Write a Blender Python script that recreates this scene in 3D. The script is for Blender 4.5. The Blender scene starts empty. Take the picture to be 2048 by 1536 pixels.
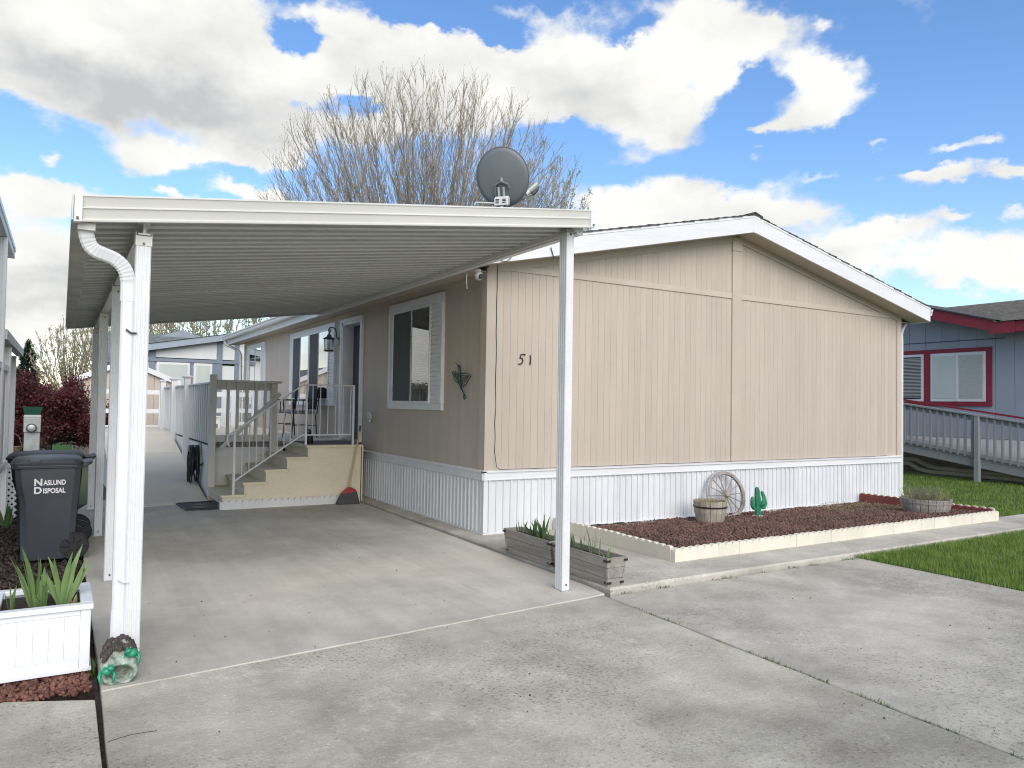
import bpy, math, random
import numpy as np
from mathutils import Vector, Matrix
random.seed(7); RNG=np.random.default_rng(11)
S=bpy.context.scene; C=S.collection
# ---------------------------------------------------------------- camera
yaw,pitch,roll=.5442,.0279,.0161
fw=Vector((math.sin(yaw)*math.cos(pitch),math.cos(yaw)*math.cos(pitch),math.sin(pitch)))
rt=fw.cross(Vector((0,0,1))).normalized(); up=rt.cross(fw)
rt,up=rt*math.cos(roll)+up*math.sin(roll), up*math.cos(roll)-rt*math.sin(roll)
cam=bpy.data.objects.new('camera',bpy.data.cameras.new('camera')); C.objects.link(cam)
M=Matrix((rt,up,-fw)).transposed().to_4x4(); M.translation=Vector((-4.1023,-7.3419,1.5)); cam.matrix_world=M
cam.data.sensor_width=36; cam.data.lens=1486.96/2048*36; cam.data.clip_end=3000; cam.data.clip_start=.05
S.camera=cam
# ---------------------------------------------------------------- sky and sun
SUN_EL,SUN_AZ=math.radians(35),math.radians(188)     # azimuth clockwise from +Y
W=bpy.data.worlds.new('World'); S.world=W; W.use_nodes=True
BL=[(-0.014,0.412,0.162,0.054,1.3),(0.096,0.426,0.144,0.046,0.9),(0.098,0.368,0.165,0.04,1.2),(-0.032,0.352,0.096,0.03,1.0),(0.183,0.409,0.089,0.059,1.1),(0.197,0.344,0.108,0.031,1.2),(0.272,0.323,0.069,0.024,0.9),(0.233,0.383,0.055,0.034,0.8),(0.28,0.471,0.127,0.021,1.0),(0.314,0.431,0.058,0.033,0.9),(0.386,0.446,0.073,0.025,0.9),(0.473,0.443,0.061,0.028,0.8),(0.38,0.403,0.073,0.034,1.0),(0.454,0.39,0.087,0.041,1.1),(0.283,0.389,0.057,0.026,0.8),(0.575,0.433,0.088,0.043,1.1),(0.643,0.455,0.061,0.033,0.8),(0.677,0.409,0.1,0.043,1.2),(0.624,0.369,0.114,0.03,1.0),(0.737,0.363,0.059,0.024,0.9),(0.762,0.438,0.078,0.033,0.9),(0.826,0.444,0.057,0.03,0.9),(0.876,0.454,0.037,0.018,0.7),(0.788,0.479,0.064,0.021,0.8),(0.808,0.401,0.044,0.023,0.7),(0.533,0.494,0.082,0.012,0.5),(0.744,0.336,0.039,0.011,0.5),(0.705,0.319,0.053,0.011,0.45),(0.918,0.406,0.035,0.024,0.9),(0.964,0.387,0.037,0.027,1.0),(0.936,0.363,0.046,0.016,0.7),(0.888,0.354,0.048,0.01,0.6),(0.852,0.352,0.022,0.008,0.6),(0.078,0.293,0.041,0.018,1.0),(0.084,0.277,0.024,0.014,0.7),(-0.019,0.267,0.012,0.005,0.7),(0.14,0.292,0.04,0.01,0.6),(0.18,0.307,0.041,0.016,0.8),(0.235,0.299,0.037,0.012,0.6),(-0.042,0.235,0.061,0.016,0.9),(0.007,0.234,0.045,0.014,0.6),(-0.041,0.213,0.028,0.011,0.5),(-0.013,0.213,0.02,0.008,0.5),(0.112,0.247,0.025,0.007,0.8),(0.187,0.262,0.053,0.013,0.9),(0.224,0.256,0.037,0.012,0.6),(-0.036,0.176,0.071,0.033,1.3),(-0.015,0.133,0.097,0.034,1.3),(-0.033,0.087,0.118,0.034,1.3),(0.062,0.105,0.106,0.047,1.2),(0.679,0.27,0.086,0.022,1.1),(0.758,0.255,0.097,0.028,1.2),(0.84,0.264,0.08,0.021,0.9),(0.726,0.225,0.162,0.029,1.2),(0.901,0.242,0.053,0.013,0.7),(0.925,0.21,0.076,0.021,0.8),(1.014,0.212,0.043,0.012,0.9),(0.971,0.183,0.067,0.021,0.8),(1.041,0.163,0.073,0.02,0.8),(1.106,0.172,0.058,0.022,0.9),(1.14,0.147,0.037,0.014,0.8),(0.913,0.174,0.07,0.025,0.8),(1.074,0.27,0.038,0.009,1.0),(1.044,0.277,0.016,0.006,0.6),(1.082,0.302,0.028,0.007,0.7),(1.119,0.298,0.014,0.006,0.6),(1.14,0.264,0.021,0.009,1.0),(0.994,0.313,0.015,0.006,0.6),(0.936,0.282,0.032,0.005,0.45),(1.006,0.275,0.015,0.005,0.5),(1.079,0.221,0.019,0.004,0.7),(1.135,0.215,0.019,0.004,0.6),(1.079,0.148,0.022,0.008,0.8),(0.864,0.328,0.013,0.005,0.4),(0.858,0.312,0.014,0.005,0.4),(0.932,0.456,0.007,0.004,0.4),(0.256,0.436,0.031,0.03,-1.1),(0.268,0.453,0.025,0.013,-0.5),(0.252,0.359,0.059,0.017,-1.1),(0.321,0.381,0.039,0.013,-1.0),(0.418,0.478,0.067,0.014,-0.9),(0.52,0.464,0.041,0.012,-0.8),(0.703,0.469,0.047,0.011,-0.5),(0.864,0.407,0.028,0.017,-0.7),(0.83,0.365,0.031,0.02,-0.9),(0.591,0.339,0.041,0.013,-0.6),(0.489,0.313,0.088,0.031,0.5),(0.361,0.355,0.039,0.036,0.7)]
DK=[(-0.022,0.37,0.082,0.023,0.9),(0.082,0.354,0.125,0.03,1.1),(0.167,0.337,0.117,0.02,1.0),(0.258,0.366,0.038,0.023,0.4),(0.222,0.312,0.073,0.018,0.7),(0.407,0.379,0.06,0.018,0.5),(0.61,0.399,0.088,0.023,0.6),(0.678,0.359,0.093,0.018,0.6),(0.562,0.433,0.041,0.014,0.3),(0.334,0.411,0.039,0.017,0.3),(-0.044,0.13,0.07,0.01,0.6),(-0.024,0.104,0.096,0.014,0.7),(0.009,0.147,0.06,0.007,0.5),(-0.036,0.192,0.028,0.008,0.2),(0.758,0.205,0.16,0.011,0.3),(0.942,0.194,0.069,0.008,0.3),(0.692,0.319,0.06,0.009,0.4),(0.084,0.277,0.033,0.008,0.3)]

BL=[(q[0],q[1],q[2],q[3],q[4]*(1.6 if q[4]<0 else 1)) for q in BL]
def world():
    nt=W.node_tree; N=nt.nodes; L=nt.links; N.clear()
    out=N.new('ShaderNodeOutputWorld'); bg=N.new('ShaderNodeBackground'); bg.inputs[1].default_value=.086
    L.new(bg.outputs[0],out.inputs[0])
    sky=N.new('ShaderNodeTexSky'); sky.sky_type='NISHITA'; sky.sun_disc=False
    sky.sun_elevation=SUN_EL; sky.sun_rotation=SUN_AZ; sky.air_density=1.0; sky.dust_density=.6; sky.ozone_density=2.5
    tc=N.new('ShaderNodeTexCoord'); sep=N.new('ShaderNodeSeparateXYZ'); L.new(tc.outputs['Generated'],sep.inputs[0])
    def m(op,a,b=None,c=None,clamp=False):
        n=N.new('ShaderNodeMath'); n.operation=op; n.use_clamp=clamp
        for i,v in enumerate((a,b,c)):
            if v is None: continue
            if isinstance(v,(int,float)): n.inputs[i].default_value=v
            else: L.new(v,n.inputs[i])
        return n.outputs[0]
    def vm(op,a,b=None,scale=None):
        n=N.new('ShaderNodeVectorMath'); n.operation=op
        for i,v in enumerate((a,b)):
            if v is None: continue
            if isinstance(v,tuple): n.inputs[i].default_value=v
            else: L.new(v,n.inputs[i])
        if scale is not None: n.inputs['Scale'].default_value=scale
        return n
    az=m('ARCTAN2',sep.outputs[0],sep.outputs[1]); el=m('ARCSINE',sep.outputs[2])
    comb=N.new('ShaderNodeCombineXYZ'); L.new(az,comb.inputs[0]); L.new(el,comb.inputs[1])
    uv=comb.outputs[0]
    def noise(src,scale,detail,rough,sq=1.0,off=0):
        mp=N.new('ShaderNodeMapping'); mp.inputs['Scale'].default_value=(1,1,sq); mp.inputs['Location'].default_value=(off,off*.7,off*.3)
        L.new(src,mp.inputs[0])
        n=N.new('ShaderNodeTexNoise'); n.inputs['Scale'].default_value=scale; n.inputs['Detail'].default_value=detail; n.inputs['Roughness'].default_value=rough
        L.new(mp.outputs[0],n.inputs['Vector']); return n
    gen=tc.outputs['Generated']
    wn=noise(gen,5.5,7,.62,1.5,3)
    wv=vm('SCALE',vm('SUBTRACT',wn.outputs['Color'],(.5,.5,.5)).outputs[0],scale=.11)
    wn2=noise(gen,24,5,.6,1.5,9)
    wv2=vm('SCALE',vm('SUBTRACT',wn2.outputs['Color'],(.5,.5,.5)).outputs[0],scale=.035)
    wuv=vm('ADD',vm('ADD',uv,wv.outputs[0]).outputs[0],wv2.outputs[0]).outputs[0]
    def field(bl,src):
        tot=None
        for a,e,ra,re,w in bl:
            s=vm('SUBTRACT',src,(a,e,0)); s2=vm('MULTIPLY',s.outputs[0],(1/ra,1/max(re,.006),0))
            d=vm('DOT_PRODUCT',s2.outputs[0],s2.outputs[0]).outputs['Value']
            if tot is None: tot=m('MULTIPLY',m('EXPONENT',m('MULTIPLY',d,-1.)),w)
            else: tot=m('MULTIPLY_ADD',m('EXPONENT',m('MULTIPLY',d,-1.)),w,tot)
        return tot
    # the mapped clouds lie in the quarter of the sky in view; elsewhere the same kind of broken cloud goes on
    s=vm('MULTIPLY',vm('SUBTRACT',uv,(.54,.25,0)).outputs[0],(1/.85,1/.42,0))
    far=m('SUBTRACT',1,m('EXPONENT',m('MULTIPLY',m('POWER',vm('DOT_PRODUCT',s.outputs[0],s.outputs[0]).outputs['Value'],2.0),-1.)))
    gnz=noise(gen,2.3,6,.55,2.0,1)
    generic=m('MULTIPLY',m('MULTIPLY',m('SUBTRACT',gnz.outputs['Fac'],.43),7.0),far)
    suv=vm('ADD',vm('ADD',uv,vm('SCALE',wv.outputs[0],scale=.35).outputs[0]).outputs[0],vm('SCALE',wv2.outputs[0],scale=1.2).outputs[0]).outputs[0]
    sm=[q for q in BL if q[4]>0 and q[2]<.062]; lg=[q for q in BL if q not in sm]
    dens=m('ADD',m('ADD',field(lg,wuv),m('MULTIPLY',field(sm,suv),1.45)),generic)
    fine=noise(gen,14,8,.62,1.4,5)
    dens2=m('ADD',dens,m('MULTIPLY',m('SUBTRACT',fine.outputs['Fac'],.5),1.8))
    mr=N.new('ShaderNodeMapRange'); mr.interpolation_type='SMOOTHSTEP'; L.new(dens2,mr.inputs[0])
    mr.inputs[1].default_value=.38; mr.inputs[2].default_value=1.2; mr.inputs[3].default_value=0; mr.inputs[4].default_value=1
    dark=field(DK,wuv)
    shn=noise(gen,7,6,.55,1.8,13)
    sh=m('ADD',m('MULTIPLY',dark,.55),m('MULTIPLY',m('SUBTRACT',shn.outputs['Fac'],.40),1.9))
    sh=m('MULTIPLY',sh,1.0,clamp=True)
    mixc=N.new('ShaderNodeMix'); mixc.data_type='RGBA'; L.new(sh,mixc.inputs[0])
    mixc.inputs[6].default_value=(6.15,6.25,6.2,1); mixc.inputs[7].default_value=(3.45,3.65,3.85,1)
    hs=N.new('ShaderNodeHueSaturation'); hs.inputs['Saturation'].default_value=1.2; hs.inputs['Value'].default_value=SKYV
    L.new(sky.outputs[0],hs.inputs['Color'])
    fin=N.new('ShaderNodeMix'); fin.data_type='RGBA'; L.new(mr.outputs[0],fin.inputs[0]); L.new(vm('MULTIPLY',hs.outputs[0],(1.08,.985,1.02)).outputs[0],fin.inputs[6]); L.new(mixc.outputs[2],fin.inputs[7])
    L.new(fin.outputs[2],bg.inputs[0])
SKYV=1.38
world()
sd=bpy.data.lights.new('sun','SUN'); sd.energy=1.5; sd.angle=math.radians(55); sd.color=(1,.95,.88)
so=bpy.data.objects.new('sun',sd); C.objects.link(so)
sdir=Vector((math.sin(SUN_AZ)*math.cos(SUN_EL),math.cos(SUN_AZ)*math.cos(SUN_EL),math.sin(SUN_EL)))
so.rotation_euler=(-sdir).to_track_quat('-Z','Y').to_euler(); so.location=(0,-10,30)
S.view_settings.view_transform='Standard'; S.view_settings.look='None'; S.view_settings.exposure=0.95; S.cycles.filter_width=1.1; S.view_settings.gamma=1; S.view_settings.use_curve_mapping=False
S.view_settings.use_white_balance=True; S.view_settings.white_balance_temperature=6750; S.view_settings.white_balance_tint=10
S.render.engine='CYCLES'; S.cycles.max_bounces=10; S.cycles.diffuse_bounces=7
# ---------------------------------------------------------------- materials
def srgb(r,g,b):
    f=lambda c:(c/255/12.92 if c/255<=.04045 else ((c/255+.055)/1.055)**2.4); return (f(r),f(g),f(b),1)
MT={}
def mat(name,col,rough=.6,var=.12,scale=6,bump=0,bscale=60,metal=0,spec=.5,col2=None,stretch=(1,1,1),detail=6,grain=0,gscale=250,coat=0,amt=None):
    if name in MT: return MT[name]
    m=bpy.data.materials.new(name); m.use_nodes=True; nt=m.node_tree; N=nt.nodes; L=nt.links
    b=N['Principled BSDF']; b.inputs['Roughness'].default_value=rough; b.inputs['Metallic'].default_value=metal
    b.inputs['Specular IOR Level'].default_value=spec; b.inputs['Coat Weight'].default_value=coat
    tc=N.new('ShaderNodeTexCoord'); mp=N.new('ShaderNodeMapping'); mp.inputs['Scale'].default_value=stretch; L.new(tc.outputs['Object'],mp.inputs[0])
    oi=N.new('ShaderNodeObjectInfo'); ad=N.new('ShaderNodeVectorMath'); ad.operation='ADD'
    sc=N.new('ShaderNodeVectorMath'); sc.operation='SCALE'; sc.inputs[3].default_value=37.; cx=N.new('ShaderNodeCombineXYZ')
    for i in range(3): L.new(oi.outputs['Random'],cx.inputs[i])
    L.new(cx.outputs[0],sc.inputs[0]); L.new(mp.outputs[0],ad.inputs[0]); L.new(sc.outputs[0],ad.inputs[1])
    n=N.new('ShaderNodeTexNoise'); n.inputs['Scale'].default_value=scale; n.inputs['Detail'].default_value=detail; n.inputs['Roughness'].default_value=.6; L.new(ad.outputs[0],n.inputs['Vector'])
    cr=N.new('ShaderNodeMapRange'); cr.inputs[1].default_value=.3; cr.inputs[2].default_value=.7; L.new(n.outputs['Fac'],cr.inputs[0])
    mx=N.new('ShaderNodeMix'); mx.data_type='RGBA'
    c=Vector(col[:3]); c2=Vector(col2[:3]) if col2 else None
    lo=c*(1-var) if c2 is None else c; hi=c*(1+var) if c2 is None else c2
    mx.inputs[6].default_value=(*lo,1); mx.inputs[7].default_value=(*[min(1,v) for v in hi],1); L.new(cr.outputs[0],mx.inputs[0])
    colo=mx.outputs[2]
    if grain:
        g=N.new('ShaderNodeTexNoise'); g.inputs['Scale'].default_value=gscale; g.inputs['Detail'].default_value=3; L.new(ad.outputs[0],g.inputs['Vector'])
        gr=N.new('ShaderNodeMapRange'); gr.inputs[1].default_value=.35; gr.inputs[2].default_value=.65; gr.inputs[3].default_value=1-grain; gr.inputs[4].default_value=1+grain; L.new(g.outputs['Fac'],gr.inputs[0])
        mu=N.new('ShaderNodeVectorMath'); mu.operation='SCALE'; L.new(colo,mu.inputs[0]); L.new(gr.outputs[0],mu.inputs[3]); colo=mu.outputs[0]
    pt=N.new('ShaderNodeMapRange'); pt.inputs[3].default_value=1-min(.035,var*.6); pt.inputs[4].default_value=1+min(.035,var*.6); L.new(oi.outputs['Random'],pt.inputs[0]); pm_=N.new('ShaderNodeVectorMath'); pm_.operation='SCALE'; L.new(colo,pm_.inputs[0]); L.new(pt.outputs[0],pm_.inputs[3]); colo=pm_.outputs[0]
    L.new(colo,b.inputs['Base Color'])
    if bump:
        bn=N.new('ShaderNodeTexNoise'); bn.inputs['Scale'].default_value=bscale; bn.inputs['Detail'].default_value=6; L.new(ad.outputs[0],bn.inputs['Vector'])
        bu=N.new('ShaderNodeBump'); bu.inputs['Strength'].default_value=bump; bu.inputs['Distance'].default_value=.01; L.new(bn.outputs['Fac'],bu.inputs['Height']); L.new(bu.outputs[0],b.inputs['Normal'])
    MT[name]=m; return m
def concrete(name,c1,c2,agg=.5,streak=.15,sdir=(1,1,1),stain=.35,seed=0,pit=.5):
    m=bpy.data.materials.new(name); m.use_nodes=True; nt=m.node_tree; N=nt.nodes; L=nt.links
    b=N['Principled BSDF']; b.inputs['Roughness'].default_value=.88; b.inputs['Specular IOR Level'].default_value=.25
    ge=N.new('ShaderNodeNewGeometry')
    def nz(scale,detail=5,rough=.6,st=(1,1,1),off=0):
        mp=N.new('ShaderNodeMapping'); mp.inputs['Scale'].default_value=st; mp.inputs['Location'].default_value=(off+seed,off*2,0); L.new(ge.outputs['Position'],mp.inputs[0])
        n=N.new('ShaderNodeTexNoise'); n.inputs['Scale'].default_value=scale; n.inputs['Detail'].default_value=detail; n.inputs['Roughness'].default_value=rough; L.new(mp.outputs[0],n.inputs['Vector']); return n.outputs['Fac']
    def rng(x,a,bb,lo,hi,smooth=False):
        r=N.new('ShaderNodeMapRange'); r.inputs[1].default_value=a; r.inputs[2].default_value=bb; r.inputs[3].default_value=lo; r.inputs[4].default_value=hi
        if smooth: r.interpolation_type='SMOOTHSTEP'
        L.new(x,r.inputs[0]); return r.outputs[0]
    def mul(a,bb):
        n=N.new('ShaderNodeMath'); n.operation='MULTIPLY'
        for i,v in enumerate((a,bb)):
            if isinstance(v,(int,float)): n.inputs[i].default_value=v
            else: L.new(v,n.inputs[i])
        return n.outputs[0]
    big=nz(.55,6,.62); mid=nz(2.6,6,.65,off=4); fine=nz(140,3,.7,off=9); spk=nz(48,4,.65,off=17); area=nz(.7,4,.5,off=23)
    mx=N.new('ShaderNodeMix'); mx.data_type='RGBA'; mx.inputs[6].default_value=(*c1,1); mx.inputs[7].default_value=(*c2,1); L.new(rng(mid,.3,.7,0,1),mx.inputs[0])
    f=rng(big,.28,.62,1-stain,1+stain*.25,True)
    f=mul(f,rng(fine,.3,.7,1-.10,1+.10))
    am=rng(area,.42,.62,.15,1,True)          # where the surface has worn to the aggregate
    sp=rng(spk,.54,.64,0,agg*.62)
    one=N.new('ShaderNodeMath'); one.operation='SUBTRACT'; one.inputs[0].default_value=1; L.new(mul(sp,am),one.inputs[1]); f=mul(f,one.outputs[0])
    sp2=rng(nz(70,3,.6,off=31),.6,.68,1,1+agg*.45); f=mul(f,sp2)
    lp=mul(rng(nz(9,6,.75,off=63),.52,.66,0,1),rng(nz(.8,4,.5,off=71),.5,.62,0,1,True)); l1=N.new('ShaderNodeMath'); l1.operation='MULTIPLY_ADD'; L.new(lp,l1.inputs[0]); l1.inputs[1].default_value=agg*.35; l1.inputs[2].default_value=1.; f=mul(f,l1.outputs[0])
    f=mul(f,rng(nz(1.0,5,.6,sdir,off=41),.3,.7,1-streak,1+streak))
    f=mul(f,rng(nz(2.5,4,.6,off=55,st=(3.2,.35,1)),.62,.78,1,1-stain*.5,True))
    sc=N.new('ShaderNodeVectorMath'); sc.operation='SCALE'; L.new(mx.outputs[2],sc.inputs[0]); L.new(f,sc.inputs[3]); L.new(sc.outputs[0],b.inputs['Base Color'])
    bu=N.new('ShaderNodeBump'); bu.inputs['Strength'].default_value=pit; bu.inputs['Distance'].default_value=.004; L.new(spk,bu.inputs['Height']); L.new(bu.outputs[0],b.inputs['Normal'])
    MT[name]=m; return m
def glass(name,tint=(.02,.025,.03),rough=.03,trans=0.0,refl=.5):
    m=bpy.data.materials.new(name); m.use_nodes=True; nt=m.node_tree; N=nt.nodes; L=nt.links; N.clear()
    o=N.new('ShaderNodeOutputMaterial'); g=N.new('ShaderNodeBsdfGlossy'); g.inputs['Roughness'].default_value=rough
    t=N.new('ShaderNodeBsdfTransparent') if trans else N.new('ShaderNodeBsdfDiffuse'); t.inputs['Color'].default_value=(*( (trans,)*3 if trans else tint),1)
    fr=N.new('ShaderNodeFresnel'); fr.inputs['IOR'].default_value=1.6
    mr=N.new('ShaderNodeMapRange'); mr.inputs[1].default_value=0; mr.inputs[2].default_value=.5; mr.inputs[3].default_value=.1*refl; mr.inputs[4].default_value=refl*1.4; L.new(fr.outputs[0],mr.inputs[0])
    mx=N.new('ShaderNodeMixShader'); L.new(mr.outputs[0],mx.inputs[0]); L.new(t.outputs[0],mx.inputs[1]); L.new(g.outputs[0],mx.inputs[2]); L.new(mx.outputs[0],o.inputs[0])
    MT[name]=m; return m
def leafmat(name,c1,c2,tr=.35,rough=.5):
    m=bpy.data.materials.new(name); m.use_nodes=True; nt=m.node_tree; N=nt.nodes; L=nt.links
    b=N['Principled BSDF']; b.inputs['Roughness'].default_value=rough
    ge=N.new('ShaderNodeNewGeometry'); n=N.new('ShaderNodeTexNoise'); n.inputs['Scale'].default_value=5; n.inputs['Detail'].default_value=5; L.new(ge.outputs['Position'],n.inputs['Vector'])
    ad=N.new('ShaderNodeMath'); ad.operation='ADD'; L.new(n.outputs['Fac'],ad.inputs[0])
    ms=N.new('ShaderNodeMath'); ms.operation='MULTIPLY_ADD'; ms.inputs[1].default_value=.5; ms.inputs[2].default_value=-.25; L.new(ge.outputs['Random Per Island'],ms.inputs[0]); L.new(ms.outputs[0],ad.inputs[1])
    r=N.new('ShaderNodeMapRange'); r.inputs[1].default_value=.25; r.inputs[2].default_value=.75; L.new(ad.outputs[0],r.inputs[0])
    mx=N.new('ShaderNodeMix'); mx.data_type='RGBA'; mx.inputs[6].default_value=(*c1,1); mx.inputs[7].default_value=(*c2,1); L.new(r.outputs[0],mx.inputs[0]); L.new(mx.outputs[2],b.inputs['Base Color'])
    t=N.new('ShaderNodeBsdfTranslucent'); L.new(mx.outputs[2],t.inputs['Color']); ms2=N.new('ShaderNodeMixShader'); ms2.inputs[0].default_value=tr
    L.new(b.outputs[0],ms2.inputs[1]); L.new(t.outputs[0],ms2.inputs[2]); L.new(ms2.outputs[0],N['Material Output'].inputs[0])
    MT[name]=m; return m
TAN=mat('tan_paint',(.46,.402,.335,1),.7,.05,1.1,bump=.10,bscale=70,grain=.015,gscale=45,stretch=(1,1,.8))
TANF=mat('tan_trim',(.475,.415,.345,1),.65,.05,1.5,bump=.2,bscale=40)
WHT=mat('white_metal',(.66,.675,.675,1),.38,.05,2.5,grain=.02,gscale=40,bump=.04,bscale=30)
WHS=mat('white_skirting',(.64,.66,.67,1),.42,.07,1.4)
WHP=mat('white_painted_wood',(.66,.675,.68,1),.6,.05,5,bump=.35,bscale=22,stretch=(.25,1,1.5))
CPM=mat('almond_aluminium',(.60,.605,.56,1),.36,.06,1.2,stretch=(.4,1,1),bump=.05,bscale=12)
PANM=mat('carport_pan',(.57,.58,.555,1),.42,.12,1.6,stretch=(.25,2,1),grain=.03,gscale=30)
GUTM=mat('dirty_gutter',(.52,.52,.48,1),.5,.25,5,stretch=(1,.6,1))
SCREW=mat('screw_metal',(.12,.11,.10,1),.5,.3,40,metal=.5)
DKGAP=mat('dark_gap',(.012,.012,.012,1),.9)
BLACK=mat('black_metal',(.015,.015,.016,1),.4,.2)
RUB=mat('black_plastic',(.012,.012,.013,1),.5,.2)
CREAM=mat('cream_paint',(.64,.61,.51,1),.75,.06,3,bump=.3,bscale=60,grain=.04,gscale=90)
YEL=mat('yellow_plywood',(.71,.65,.49,1),.75,.06,1.8,bump=.15,bscale=30,stretch=(.5,1,1.5),grain=.04,gscale=50)
TREAD=mat('tan_tread',(.58,.53,.41,1),.8,.08,4,bump=.3,bscale=120,grain=.05)
GRY=mat('grey_deck_paint',(.58,.58,.55,1),.7,.06,3,bump=.15,bscale=30)
GRY2=mat('grey_deck_skirt',(.62,.63,.62,1),.7,.05,1.5,bump=.1,bscale=20)
RAMP=mat('beige_ramp_paint',(.62,.575,.47,1),.85,.06,1.3,bump=.3,bscale=120,grain=.05)
SHNG=mat('dark_shingle',(.07,.068,.065,1),.95,.4,25,bump=.5,bscale=80)
SHN2=mat('grey_shingle',(.17,.19,.19,1),.95,.45,5,bump=.5,bscale=60,stretch=(1,3,3))
NAVY=mat('navy_door',(.012,.022,.07,1),.3,.2)
WOODG=mat('weathered_wood',(.20,.18,.155,1),.85,.4,9,bump=.6,bscale=30,stretch=(1,.12,1.6),col2=(.36,.335,.30,1),grain=.1,gscale=120)
WOODB=mat('barrel_wood',(.24,.215,.175,1),.85,.4,6,bump=.5,bscale=40,stretch=(2,2,.2),col2=(.42,.38,.31,1),grain=.1,gscale=120)
WOODG2=mat('grey_barrel_wood',(.16,.15,.135,1),.85,.4,6,bump=.6,bscale=40,stretch=(2,2,.2),col2=(.40,.38,.35,1),grain=.12,gscale=120)
SOIL=mat('dark_soil',(.035,.024,.018,1),.95,.5,30,bump=1,bscale=80)
BINM=mat('charcoal_plastic',(.062,.070,.080,1),.42,.1,3,bump=.03,bscale=80)
DISH=mat('grey_dish',(.16,.18,.19,1),.5,.05,3)
GAL=mat('galvanised',(.42,.45,.44,1),.45,.15,10,metal=.4)
LETT=mat('white_lettering',(.85,.85,.85,1),.6,.02)
BLUEP=mat('blue_grey_paint',(.33,.365,.41,1),.75,.05,1.5,bump=.15,bscale=30)
REDP=mat('dark_red_paint',(.23,.022,.035,1),.6,.08,3)
SKSH=mat('shaded_skirt',(.33,.31,.29,1),.7,.1,2)  # white skirting under the blue home's ramp, its shade put into the colour
H2T=mat('slate_blue_trim',(.19,.235,.28,1),.7,.06,2)
H2W=mat('cool_white_panel',(.68,.71,.70,1),.7,.04,1.5)
H2B=mat('sage_blind',(.50,.56,.52,1),.8,.05,2,stretch=(6,1,.2))
SHED=mat('shed_siding',(.50,.44,.37,1),.8,.05,2,bump=.1)
GREEN=mat('green_plastic',(.01,.075,.045,1),.45,.15)
CACT=mat('painted_cactus',(.012,.15,.085,1),.45,.3,12,bump=.3,bscale=50,col2=(.02,.23,.12,1))
BRK=mat('brick_red_paint',(.20,.055,.045,1),.8,.2,8,bump=.3)
FROGG=mat('frog_green',(.01,.20,.11,1),.3,.4,20,col2=(.03,.35,.2,1))
ROCKM=mat('glazed_stone',(.10,.16,.13,1),.5,.5,22,bump=1,bscale=40,col2=(.48,.52,.44,1))
BARKC=mat('stump_brown',(.075,.06,.055,1),.85,.4,25,bump=1,bscale=60)
BRASS=mat('lamp_glass',(.55,.55,.50,1),.15,.1)
COIR=mat('coir_brown',(.22,.15,.09,1),.95,.4,30,bump=1,bscale=60)
SEATF=mat('grey_seat_fabric',(.25,.25,.27,1),.9,.2,60)
HOSE=mat('black_hose',(.012,.02,.02,1),.4,.3)
BROOM=mat('straw_handle',(.55,.42,.22,1),.6,.1)
BRIS=mat('grey_bristles',(.10,.10,.105,1),.9,.3,60,stretch=(8,8,.4),bump=1,bscale=100)
REDPL=mat('red_plastic',(.35,.02,.025,1),.4,.1)
BARK=mat('grey_bark',(.20,.17,.15,1),.9,.35,12,bump=.5,bscale=30)
TWIG=mat('twig_brown',(.27,.24,.185,1),.9,.3,6)
BARKD=mat('dark_bark',(.045,.038,.033,1),.9,.35,12)
VERD=mat('verdigris',(.03,.12,.11,1),.5,.5,30,metal=.5,col2=(.02,.025,.03,1))
BLIND=mat('blind_slat',(.45,.47,.44,1),.6,.05)
SCRN=mat('insect_screen',(.075,.08,.08,1),.85,.1,30)
DARKIN=mat('dark_interior',(.01,.012,.012,1),.9)
GLS=glass('window_glass',(.012,.016,.018),.02,0,1.0)
GLT=glass('clear_glass',rough=.02,trans=.75,refl=.55)
LAVA=leafmat('lava_rock',(.075,.042,.032),(.20,.112,.088),0,.9)
LAVA2=leafmat('red_lava_rock',(.09,.035,.025),(.24,.11,.08),0,.9)
MULCH=leafmat('bark_mulch',(.022,.016,.013),(.085,.06,.05),0,.95)
IRIS=leafmat('iris_leaf',(.10,.19,.06),(.22,.34,.12),.3)
IRISD=leafmat('iris_leaf_dark',(.035,.085,.03),(.10,.18,.06),.3)
GRS=leafmat('grass_blade',(.085,.165,.026),(.27,.39,.075),.35,.6)
WEED=leafmat('weed_leaf',(.05,.12,.02),(.15,.24,.06),.3)
DRY=leafmat('dry_sprigs',(.22,.20,.08),(.42,.40,.20),.3)
SAGE=leafmat('sage_sprigs',(.16,.16,.14),(.28,.29,.24),.2)
MAPL=leafmat('maple_leaf',(.045,.011,.014),(.17,.036,.042),.3)
SPRG=leafmat('spring_leaf',(.22,.27,.06),(.48,.50,.18),.4)
SPRG2=leafmat('pale_spring_leaf',(.28,.32,.16),(.50,.54,.32),.4)
FIR=leafmat('fir_needles',(.02,.038,.025),(.07,.10,.07),.1)
HEDG=leafmat('hedge_leaf',(.03,.08,.012),(.22,.32,.05),.3)
C_CAR=concrete('carport_concrete',(.49,.47,.40),(.565,.54,.465),.25,.08,(7,.35,1),.30,3,.25)
C_DRV=concrete('driveway_concrete',(.355,.335,.27),(.51,.485,.40),.75,.06,(1,2,1),.42,20,1.0)
C_DR2=concrete('driveway_concrete_pale',(.37,.35,.29),(.51,.485,.415),.7,.06,(1,2,1),.36,60,1.0)
C_WLK=concrete('walkway_concrete',(.40,.38,.32),(.53,.51,.44),.55,.08,(1,3,1),.3,90,.9)
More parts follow.
